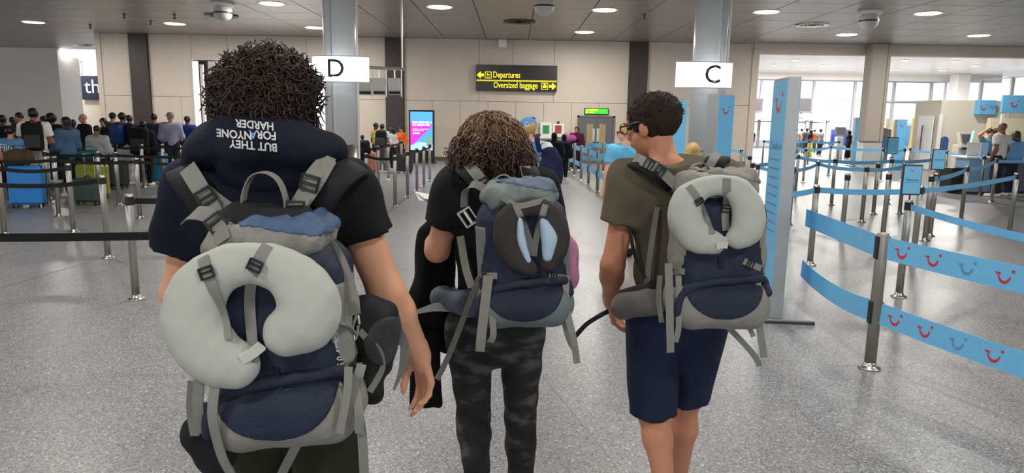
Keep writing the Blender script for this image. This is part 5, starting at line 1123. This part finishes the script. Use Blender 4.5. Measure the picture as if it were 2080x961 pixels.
# harness
pk.pad([(455, 462, 1.78), (415, 410, 1.77), (375, 360, 1.80), (372, 345, 1.92), (395, 380, 2.09)], .075, side=(1, .3, .45)); pk.pad([(640, 425, 1.78), (676, 375, 1.77), (712, 345, 1.83), (728, 345, 1.96), (715, 390, 2.10)], .07, side=(1, -.3, -.5))
h1 = pk.free([(448, 462, 1.70), (428, 420, 1.74), (405, 380, 1.75), (380, 340, 1.80)], .045, side=(1, 0, .5)); pk.free([(485, 437, 1.74), (450, 412, 1.755), (415, 385, 1.755)], .032, side=(.6, 0, .9))
h2 = pk.free([(597, 430, 1.70), (620, 392, 1.74), (634, 360, 1.75), (668, 318, 1.82)], .04, side=(1, 0, -.35)); pk.free([(612, 420, 1.73), (645, 372, 1.75), (672, 325, 1.80)], .03, side=(1, 0, -.4))
for c_, t_, pr_ in (((417, 398, 1.735), (-.4, 0, .8), h1), ((629, 372, 1.735), (.3, 0, .8), h2), ((600, 425, 1.69), (.1, 0, 1), h2)): pk.buckle(pk.loc(*c_), t_, .036, pr_)
pk.free([(497, 432, 1.70), (496, 395, 1.69), (512, 358, 1.69), (540, 350, 1.69), (566, 366, 1.69), (580, 400, 1.69), (582, 432, 1.70)], .034, name='haul_loop', side=[(0, 1, 0)]*1)
l_ = pk.free([(378, 446, 1.66), (395, 433, 1.62), (425, 438, 1.58), (445, 462, 1.56), (455, 490, 1.54)], .036, name='load_lifter', side=(.8, 0, .7)); pk.buckle(pk.loc(438, 452, 1.56), (.5, 0, -.8), .034, l_)
obj('top_collar', nets(s_wr(s_ell(at(535, 448, 1.70)-pk.O, (.13, .08, .045)), .006, 40, 40, 30), at(535, 448, 1.70)-pk.O-.17, at(535, 448, 1.70)-pk.O+.17, .008), M_PBLK, pk.root, True)
for pts, wd in (([(392, 775, 1.55), (388, 830, 1.57), (396, 885, 1.58)], .022), ([(405, 770, 1.5), (402, 820, 1.5), (408, 880, 1.52)], .024), ([(436, 785, 1.47), (432, 850, 1.47), (450, 925, 1.5), (470, 965, 1.52)], .022), ([(735, 740, 1.55), (722, 800, 1.52), (735, 880, 1.52), (740, 965, 1.54)], .022), ([(708, 745, 1.5), (705, 800, 1.49), (690, 880, 1.49)], .018), ([(716, 760, 1.52), (728, 830, 1.5), (730, 880, 1.51)], .02)): pk.free(pts, wd)
pk.free([(650, 470, 1.72), (690, 530, 1.64), (715, 600, 1.62), (720, 640, 1.6)], .03, name='side_webbing', side=(1, 0, .6))
hbp = at(395, 880, 1.66)-pk.O; obj('hip_belt', nets(s_union([s_cap(hbp, at(440, 920, 1.70)-pk.O, .045, .055, ((1, 0, 0), .7)), s_cap(at(440, 920, 1.7)-pk.O, at(420, 850, 1.86)-pk.O, .05, .045)], .03), hbp-.2, hbp+.28, .009), M_PBLK, pk.root, True)
hbp = at(745, 860, 1.74)-pk.O
# black mesh bag on the right side
mb = empty('mesh_bag', at(760, 700, 1.74), 'black mesh drawstring bag hanging on the right side of the front backpack', 'bag'); mo = np.array(mb.location)
f = s_wr(s_union([s_cap(at(735, 640, 1.72)-mo, at(748, 785, 1.72)-mo, .045, .035), s_ell(at(748, 660, 1.74)-mo, (.06, .07, .07)), s_cap(at(772, 650, 1.76)-mo, at(768, 740, 1.76)-mo, .052, .04), s_ell(at(752, 790, 1.72)-mo, (.03, .035, .04))], .03), .004, 40, 40, 34)
obj('body', nets(f, (-.16, -.14, -.2), (.16, .14, .18), .007), fabric('mesh_black', '1b1b1e', .6, var=.3, scale=120), mb, True)
pc_ = at(782, 690, 1.72)-mo; obj('mesh_pocket', nets(s_and(s_grow(f, .004), s_ell(pc_, (.05, .12, .065))), (-.16, -.14, -.2), (.16, .14, .18), .006), fabric('mesh_grey', '3a3b3d', .5, var=.4, scale=90), mb, True)
P = np.stack([np.interp(np.linspace(0, 1, 16), [0, .3, .7, 1], [-.02, .02, .03, .0]), np.full(16, -.3), np.linspace(.06, -.10, 16)], 1); P = trace(f, P, (0, 1, 0)); P[:, 1] -= .004
obj('webbing', ribbon(pk.smooth(P, 3), .016, .003, np.cross(_frames(P), (0, 1., 0))), M_WEB, mb)
P = np.array([at(q[0], q[1], 1.80)-mo for q in ((798, 640), (811, 662), (800, 720), (776, 770), (755, 782))]); obj('piping', tube(spline(P, 18), .006, 6), M_PBLK, mb, True)
obj('strap', ribbon(spline([at(808, 665, 1.82)-mo, at(822, 700, 1.84)-mo, at(818, 745, 1.84)-mo, at(800, 792, 1.83)-mo], 14), np.interp(np.linspace(0, 1, 14), [0, .5, 1], [.02, .026, .006]), .003, (1, 0, .1)), M_WEB, mb)
obj('carabiner', tube(spline([at(728, 660, 1.66)-mo, at(722, 690, 1.66)-mo, at(716, 668, 1.66)-mo, at(726, 640, 1.66)-mo, at(730, 658, 1.66)-mo], 16), .004, 6), M_STEEL, mb)
# ================================================================== walker 2: wavy-haired woman, middle
bx_, by_ = at(1005, 700, 2.55)[0], 2.55; P0 = vec(bx_, by_, 0)
J = dict(head=vec(at(1000, 270, 2.6)[0], 2.6, 1.562), neck=vec(at(1003, 330, 2.55)[0], 2.535, 1.455), shL=at(925, 382, 2.55), shR=at(1092, 384, 2.55), elL=at(888, 508, 2.55), wrL=at(890, 470, 2.80), elR=at(1125, 520, 2.6), wrR=at(1085, 480, 2.85),
     chest=vec(at(1008, 450, 2.55)[0], 2.55, 1.24), waist=vec(at(1005, 560, 2.55)[0], 2.55, 1.06), pelvis=P0+vec(0, 0, .95), hipL=P0+vec(-.10, 0, .90), hipR=P0+vec(.10, 0, .90), knL=at(962, 845, 2.52), knR=at(1058, 842, 2.66), anL=at(968, 955, 2.36), anR=at(1057, 1010, 2.72), toeL=at(985, 1040, 2.40), toeR=at(1066, 1055, 2.88))
o, Jb, s, R, base = walker('wavy-haired woman in black t-shirt and dark camouflage trousers walking in the middle', (bx_, by_), 1.68, J, 'light', fem=1, tilt=-.1, legfat=.78, hands=[('L', (.1, .9, .3), (0, -.3, 1), (.9, 0, 0), .3)])
tf = s_wr(s_union(torso_parts(Jb, s, .018, 1)+arm_parts(Jb, s, .028, upto=.62), .035), .004, 26, 26, 22, 3); tf = s_and(tf, s_plane(Jb['neck']+vec(0, -.02, .035), (0, -.3, 1)), s_plane((0, 0, .90), (0, 0, -1))); lo, hi = jbox(Jb, ['pelvis', 'neck']+ARMK, .19)
obj('t_shirt', nets(tf, lo, hi, .010), fabric('tee_black', '161619'), o, True)
def _camo(nt, N, L):
    b = N['Principled BSDF']; b.inputs['Roughness'].default_value = .85; tc = N.new('ShaderNodeTexCoord'); mp = N.new('ShaderNodeMapping'); mp.inputs['Scale'].default_value = (6, 6, 13); n = N.new('ShaderNodeTexNoise'); n.inputs['Scale'].default_value = 1.6; n.inputs['Detail'].default_value = 2.5
    r = N.new('ShaderNodeValToRGB'); L.new(tc.outputs['Object'], mp.inputs[0]); L.new(mp.outputs[0], n.inputs['Vector']); L.new(n.outputs['Fac'], r.inputs[0]); L.new(r.outputs[0], b.inputs['Base Color']); e = r.color_ramp.elements
    e[0].position = .42; e[0].color = lin('1b191a')+(1,); e[1].position = .66; e[1].color = lin('524e4f')+(1,); q = e.new(.54); q.color = lin('262425')+(1,)
M_CAMO = mat_nodes('camo_dark', _camo)
lf = s_and(s_wr(s_union([s_cap(Jb['pelvis']-vec(0, 0, .03), Jb['waist'], .172, .14, (FY_, .72))]+leg_parts(Jb, s, .012, taper=1.0, fat=.93), .018), .003, 26, 26, 30, 4), s_plane((0, 0, 1.04), (0, 0, 1))); lo, hi = jbox(Jb, ['pelvis', 'waist']+LEGK, .2)
obj('trousers', nets(lf, lo, hi, .010), M_CAMO, o, True); shoes(o, Jb, CL('202022'))
q = at(880, 440, 2.4)-base; hit = trace(s_union(arm_parts(Jb, s, 0), .03), np.array([q]), nrm_(at(880, 440, 3)-at(880, 440, 2)))[0]
obj('arm_patch', xf(lathe([(0, -.004), (.017, -.003), (.019, 0), (.017, .003), (0, .004)], 14), hit, (PI/2, 0, -.5), 1.0), M_WHITE, o, True).scale = (1, 1, 1)
rng = np.random.default_rng(5); M_WAVE = mat('hair_wavy_brown', '40291d', .4, var=.45, scale=45, stretch=(1, 1, .3)); M_WAVE2 = mat('hair_wavy_light', '7a5a42', .4, var=.3, scale=45)
hcen = Jb['head']+R@(vec(0, -.02, .03)*s)
hf = s_wr(s_sub(s_union([s_ell(hcen+vec(0, 0, -.0), (.112, .118, .10), R), s_ell(hcen+vec(0, -.025, -.09), (.122, .10, .085)), s_cap(hcen+vec(-.07, -.03, -.11), hcen+vec(-.085, -.03, -.13), .05), s_cap(hcen+vec(.07, -.03, -.11), hcen+vec(.085, -.03, -.14), .05)], .05), s_ell(Jb['head']+vec(0, .14, -.06), (.08, .1, .13))), .006, 60, 60, 24)
ha = obj('hair', nets(hf, hcen-.3, hcen+.2, .008), M_WAVE, o, True)
kp = lambda v: not (v[1] > .5 and v[2] < .35) and v[2] > -.55
obj('wavy_locks', strands(hcen, R, np.array([.112, .118, .10]), 1100, .085, rng, .0125, 2.4, .0042, .60, kp, 13), M_WAVE, ha, True).__setitem__('kind', 'stuff')
obj('lighter_locks', strands(hcen, R, np.array([.118, .124, .105]), 220, .085, rng, .0135, 2.4, .0036, .60, lambda v: kp(v) and v[1] < .2, 12), M_WAVE2, ha, True).__setitem__('kind', 'stuff')
# pack 2
gcol = fabric('pack_sage', '6f7a7a', .6, var=.22, scale=10); lid2 = fabric('pack_lid_green', '7d8a87', .6, var=.25, scale=12)
pk = Pack('smaller navy and sage hiking backpack on the wavy-haired woman in the middle', (at(1066, 662, 2.27)[0], 2.285, 1.005), (-.05, -.05, .0), .315, .475, .26, dict(low=gcol, side=gcol, lid=lid2, trim=fabric('pack_lid_slate', '66758a', .6, var=.2, crease=.4)), .0065)
pillow(pk, [(1078, 545), (1052, 528), (1031, 492), (1032, 452), (1052, 428), (1080, 420), (1108, 428), (1128, 460), (1129, 500), (1114, 535)], [.022, .034, .042, .04, .03, .024, .03, .04, .04, .026], 2.08, 'dark grey neck pillow with pale blue inside on the middle backpack', M_FOAMD, None, vox=.005, inner=[([(1056, 445), (1060, 490), (1074, 530)], [.008, .013, .008]), ([(1104, 448), (1116, 482), (1112, 522)], [.012, .026, .015])])
pk.strap([(1048, 418), (1062, 450), (1076, 490), (1082, 515)], 2.05, .02, buckle=(.3,)); pk.strap([(1108, 415), (1098, 450), (1088, 490), (1084, 520)], 2.05, .02, buckle=(.3,))
pk.strap([(1020, 400), (1050, 418), (1085, 412), (1120, 402)], 2.1, .018, name='lid_strap'); pk.strap([(960, 560), (1010, 560)], 2.12, .02, name='compression_strap', buckle=(.5,)); pk.strap([(1115, 560), (1150, 565)], 2.12, .02, name='compression_strap', buckle=(.3,))
pk.pad([(985, 395, 2.42), (965, 365, 2.41), (945, 345, 2.45), (940, 345, 2.56), (945, 385, 2.68)], .06, side=(1, .2, .4)); pk.pad([(1085, 390, 2.42), (1080, 360, 2.41), (1075, 345, 2.46), (1075, 345, 2.56), (1075, 390, 2.69)], .06, side=(1, 0, -.2))
h1 = pk.free([(1000, 400, 2.36), (985, 375, 2.39), (965, 350, 2.40), (950, 332, 2.46)], .038, side=(1, 0, .5)); h2 = pk.free([(1075, 395, 2.38), (1072, 365, 2.39), (1066, 338, 2.45)], .036, side=(1, 0, 0)); pk.buckle(pk.loc(982, 372, 2.385), (-.4, 0, .8), .032, h1)
pk.free([(1000, 392, 2.35), (1005, 365, 2.34), (1025, 355, 2.34), (1042, 368, 2.34), (1045, 392, 2.35)], .026, M_WEB, 'haul_loop', side=(0, 1, 0)); l_ = pk.free([(943, 420, 2.36), (945, 390, 2.33), (962, 374, 2.31), (985, 385, 2.29), (1000, 405, 2.27)], .026, name='load_lifter', side=(.7, 0, .7))
obj('clip', xfm(join(box((-.022, 0, 0), (.008, .012, .06), .003), box((.022, 0, 0), (.008, .012, .06), .003), box((0, 0, .028), (.05, .012, .008), .003), box((0, 0, -.028), (.05, .012, .008), .003), box((0, 0, 0), (.012, .012, .05), .003)), np.array(Matrix.Rotation(-.6, 3, 'Y')), at(951, 441, 2.36)-pk.O), M_STEEL, pk.root)
for pts, wd in (([(992, 560, 2.16), (985, 620, 2.15), (978, 680, 2.15), (975, 714, 2.16)], .030), ([(1000, 640, 2.15), (1002, 680, 2.15), (996, 695, 2.16)], .02), ([(1150, 560, 2.2), (1150, 620, 2.18), (1165, 690, 2.18), (1172, 738, 2.2)], .022), ([(1142, 640, 2.2), (1155, 690, 2.2), (1170, 715, 2.2)], .016), ([(935, 480, 2.42), (945, 540, 2.36), (958, 585, 2.3)], .026)): pk.free(pts, wd)
b1 = at(955, 618, 2.40)-pk.O; b2 = at(898, 605, 2.50)-pk.O
hbm = obj('hip_belt', nets(s_wr(s_union([s_cap(b1, b2, .05, .042, ((0, 1, 0), .6)), s_cap(b2, at(920, 600, 2.62)-pk.O, .04, .03)], .02), .003, 40, 40, 40), b1-.25, b1+.3, .008), fabric('belt_slate', '5f6b78', .6), pk.root, True)
obj('belt_strap', ribbon(spline([at(912, 622, 2.45)-pk.O, at(880, 625, 2.46)-pk.O, at(846, 634, 2.47)-pk.O], 10), np.linspace(.04, .014, 10), .004, (0, 0, 1)), fabric('strap_pale', 'a8b4b8', .6), hbm)
# coat over her left arm, pink garment, papers
co = empty('folded_coat', at(870, 640, 2.62), 'black coat draped over the middle woman\'s left arm, hanging low', 'coat'); mo = np.array(co.location)
f = s_wr(s_union([s_cap(at(888, 478, 2.66)-mo, at(878, 600, 2.64)-mo, .075, .085, ((0, 1, 0), .7)), s_cap(at(872, 600, 2.64)-mo, at(890, 690, 2.64)-mo, .075, .06, ((0, 1, 0), .6))], .04), .009, 48, 30, 10, 1)
obj('body', nets(f, (-.2, -.14, -.2), (.2, .16, .42), .009), fabric('coat_black', '17171a', .9, var=.25), co, True)
f = s_wr(s_box((at(864, 745, 2.63)+at(868, 745, 2.63))/2-mo, (.058, .035, .165), .018), .006, 50, 30, 8)
c2 = at(866, 745, 2.63)-mo; obj('hanging_sleeve', nets(f, c2-vec(.1, .08, .2), c2+vec(.1, .08, .2), .008), MATS['coat_black'], co, True)
pg = empty('pink_garment', at(1158, 550, 2.5), 'pink garment tucked at the right side of the middle backpack', 'garment'); f = s_wr(s_union([s_ell((0, 0, .01), (.035, .045, .085)), s_ell((-.01, .02, .08), (.03, .04, .05))], .03), .005, 60, 60, 30); obj('cloth', nets(f, (-.08, -.09, -.13), (.08, .09, .16), .007), CL('c98aa8'), pg, True)
pp_ = empty('papers', at(868, 402, 2.95), 'white sheets of paper held out at the middle woman\'s left', 'papers')
for k in range(2): obj('sheet', box((k*.01, 0, k*.004), (.09, .14, .0015), 0, (.16-.05*k, .2, .3+.15*k)), M_WHITE, pp_)
# ================================================================== walker 3: olive t-shirt, right
bx_, by_ = at(1375, 700, 2.75)[0], 2.75; P0 = vec(bx_, by_, 0)
J = dict(head=vec(at(1326, 250, 2.82)[0], 2.82, 1.65), neck=vec(at(1356, 310, 2.75)[0], 2.745, 1.51), shL=at(1282, 366, 2.76), shR=at(1470, 372, 2.76), elL=at(1244, 540, 2.74), wrL=at(1240, 612, 2.90), elR=at(1512, 540, 2.78), wrR=at(1490, 610, 2.95),
     chest=vec(at(1375, 460, 2.75)[0], 2.75, 1.32), waist=vec(at(1375, 580, 2.75)[0], 2.75, 1.10), pelvis=P0+vec(0, 0, .96), hipL=P0+vec(-.10, 0, .92), hipR=P0+vec(.09, 0, .92), knL=at(1326, 838, 2.72), knR=at(1392, 812, 2.86), anL=at(1352, 1000, 2.55), anR=at(1374, 990, 2.95), toeL=at(1362, 1052, 2.66), toeR=at(1380, 1020, 3.12))
o, Jb, s, R, base = walker('young man in olive t-shirt, navy shorts and glasses walking on the right', (bx_, by_), 1.78, J, 'tan', turn=.85, tilt=-.22, fat=1.0, hands=[('L', (.32, -.05, -1), (.8, -.35, 0), (-.1, 1, .1), .42), ('R', (0, .2, -1), (-1, 0, 0), (0, 1, 0), .3)], head_fine=True)
tf = s_wr(s_union(torso_parts(Jb, s, .026)+arm_parts(Jb, s, .034, upto=.52), .04), .005, 24, 24, 20, 6); tf = s_and(tf, s_plane(Jb['neck']+vec(0, -.02, .012), (-.1, -.3, 1)), s_plane((0, 0, .92), (0, 0, -1))); lo, hi = jbox(Jb, ['pelvis', 'neck']+ARMK, .2)
obj('t_shirt', nets(tf, lo, hi, .010), fabric('tee_olive', '635b4c', .9, var=.1), o, True)
sh_ = [s_and(s_cap(Jb['hip'+q], Jb['kn'+q]+(Jb['kn'+q]-Jb['hip'+q])*.25, .118, .088), s_plane(Jb['hip'+q]+(Jb['kn'+q]-Jb['hip'+q])*(1.02 if q == 'L' else .96), Jb['kn'+q]-Jb['hip'+q])) for q in 'LR']
lf = s_and(s_wr(s_union([s_cap(Jb['pelvis']-vec(0, 0, .03), Jb['waist'], .175, .15, (FY_, .74))]+sh_, .012), .005, 22, 22, 16, 2), s_plane((0, 0, 1.06), (0, 0, 1))); lo, hi = jbox(Jb, ['pelvis', 'waist', 'hipL', 'hipR', 'knL', 'knR'], .22)
obj('shorts', nets(lf, lo, hi, .010), fabric('shorts_navy', '1f2740', .85, var=.15), o, True); shoes(o, Jb, CL('3a3a3e'))
rng = np.random.default_rng(9); M_SH = mat('hair_short_dark', '2e2520', .75, spec=.2, var=.3, scale=60)
ha = obj('hair', nets(s_wr(hair_sdf(Jb, s, R, 'short'), .002, 120, 120, 120), Jb['head']-.2, Jb['head']+.2, .006), M_SH, o, True)
hcen = Jb['head']+R@(vec(0, -.018, .034)*s); obj('hair_strands', strands(hcen, R, np.array([.085, .104, .092])*s, 1600, .015, rng, .001, .5, .0015, .3, lambda v: v[2] > -.05 and not (v[1] > .75 and v[2] < .35), 4, back=.2), M_SH, ha, True).__setitem__('kind', 'stuff')
hp = lambda *v: Jb['head']+R@(vec(*v)*s)
ring = lambda cx: tube([hp(cx+.027*math.cos(t), .108, .012+.022*math.sin(t)) for t in np.linspace(0, 2*PI, 17)], .003, 5)
gl = obj('glasses', join(tube(spline([hp(-.085, -.02, .0), hp(-.083, .0, .018), hp(-.078, .05, .018), hp(-.06, .105, .018)], 12), .0042, 6), tube(spline([hp(.085, -.02, .0), hp(.083, .0, .018), hp(.078, .05, .018), hp(.06, .105, .018)], 12), .0042, 6), ring(-.033), ring(.033), tube([hp(-.008, .11, .014), hp(.008, .11, .014)], .003, 5)), M_BLACKP, o)
for sx in (-1, 1): obj('eye', xf(lathe([(0, -.008), (.009, -.005), (.011, 0), (.009, .005), (0, .008)], 8), hp(.031*sx, .084, .01)), HAIR['black'], o, True)
obj('mouth', tube([hp(-.022, .088, -.056), hp(0, .094, -.058), hp(.022, .088, -.056)], .005, 5), mat('lips', '8a4a44'), o)
# pack 3
pk = Pack('navy and grey hiking backpack on the olive-shirted young man, right', (at(1452, 665, 2.46)[0], 2.475, .955), (-.05, -.03, -.04), .335, .555, .28, dict(trim=fabric('pack_grey_lid', '85827c', .6, crease=.4)), vox=.0065)
pillow(pk, [(1452, 494), (1416, 482), (1392, 446), (1396, 408), (1424, 384), (1462, 376), (1500, 388), (1520, 428), (1517, 466), (1496, 484)], [.036, .052, .056, .05, .036, .031, .042, .052, .053, .036], 2.28, 'pale grey neck pillow strapped to the right backpack of the olive-shirted man', M_FOAM, [(1455, 500), (1466, 497), (1478, 498)], vox=.0055)
pk.strap([(1398, 378), (1415, 400), (1428, 430), (1440, 462), (1446, 475)], 2.26, .022, buckle=(.35,)); pk.strap([(1476, 362), (1476, 400), (1472, 440), (1474, 468)], 2.26, .024, buckle=(.55,)); pk.strap([(1462, 520), (1464, 545)], 2.3, .014, M_PBLK, 'daisy_loop')
pk.strap([(1340, 545), (1390, 552)], 2.36, .022, name='compression_strap', buckle=(.6,)); pk.strap([(1510, 530), (1545, 545)], 2.36, .022, name='compression_strap', buckle=(.4,))
pk.pad([(1365, 375, 2.62), (1335, 350, 2.60), (1300, 330, 2.64), (1288, 335, 2.74), (1285, 380, 2.90)], .065, side=(.9, .2, .5)); pk.pad([(1440, 350, 2.62), (1452, 330, 2.60), (1462, 322, 2.66), (1464, 330, 2.78), (1460, 370, 2.92)], .07, side=(1, 0, 0))
h1 = pk.free([(1375, 378, 2.56), (1345, 350, 2.59), (1315, 332, 2.60), (1290, 320, 2.66)], .038, side=(.7, 0, .8)); pk.buckle(pk.loc(1340, 348, 2.58), (-.7, 0, .5), .032, h1); h2 = pk.free([(1438, 345, 2.58), (1448, 325, 2.59), (1458, 310, 2.64)], .032, side=(1, 0, -.3)); pk.buckle(pk.loc(1318, 334, 2.59), (-.7, 0, .4), .032, h1)
pk.free([(1400, 352, 2.52), (1408, 336, 2.52), (1430, 332, 2.52), (1444, 348, 2.52)], .026, M_WEB, 'haul_loop', side=(0, 1, 0)); pk.free([(1335, 420, 2.62), (1320, 520, 2.6), (1312, 598, 2.6)], .02, side=(1, 0, 0)); pk.free([(1278, 460, 2.66), (1290, 520, 2.63), (1310, 565, 2.58)], .014, M_PBLK, side=(1, 0, 0))
for pts, wd in (([(1358, 535, 2.36), (1360, 620, 2.35), (1362, 716, 2.36)], .026), ([(1378, 560, 2.36), (1380, 620, 2.35), (1378, 668, 2.35), (1372, 695, 2.36)], .02), ([(1340, 560, 2.42), (1338, 610, 2.42), (1344, 655, 2.42)], .018), ([(1528, 540, 2.38), (1538, 570, 2.36), (1540, 640, 2.36), (1552, 726, 2.38)], .024), ([(1520, 600, 2.38), (1518, 650, 2.38), (1530, 684, 2.38)], .016)): pk.free(pts, wd)
b1 = at(1325, 612, 2.58)-pk.O; b2 = at(1268, 622, 2.66)-pk.O
hbm = obj('hip_belt', nets(s_wr(s_union([s_cap(b1, b2, .058, .05, ((0, 1, 0), .6)), s_cap(b2, at(1275, 618, 2.82)-pk.O, .045, .03)], .02), .003, 40, 40, 40), b1-.27, b1+.3, .008), fabric('belt_grey', '6f6c69', .6), pk.root, True)
obj('belt_pad', nets(s_cap(b1+vec(.0, .01, .045), b2+vec(0, .01, .04), .03, .026, ((0, 1, 0), .9)), b1-.27, b1+.3, .008), M_PBLK, hbm, True)
obj('belt_strap', ribbon(spline([at(1236, 632, 2.70)-pk.O, at(1212, 645, 2.68)-pk.O, at(1190, 660, 2.66)-pk.O, at(1168, 684, 2.66)-pk.O], 14), .018, .003, (0, .2, 1)), M_PBLK, hbm)
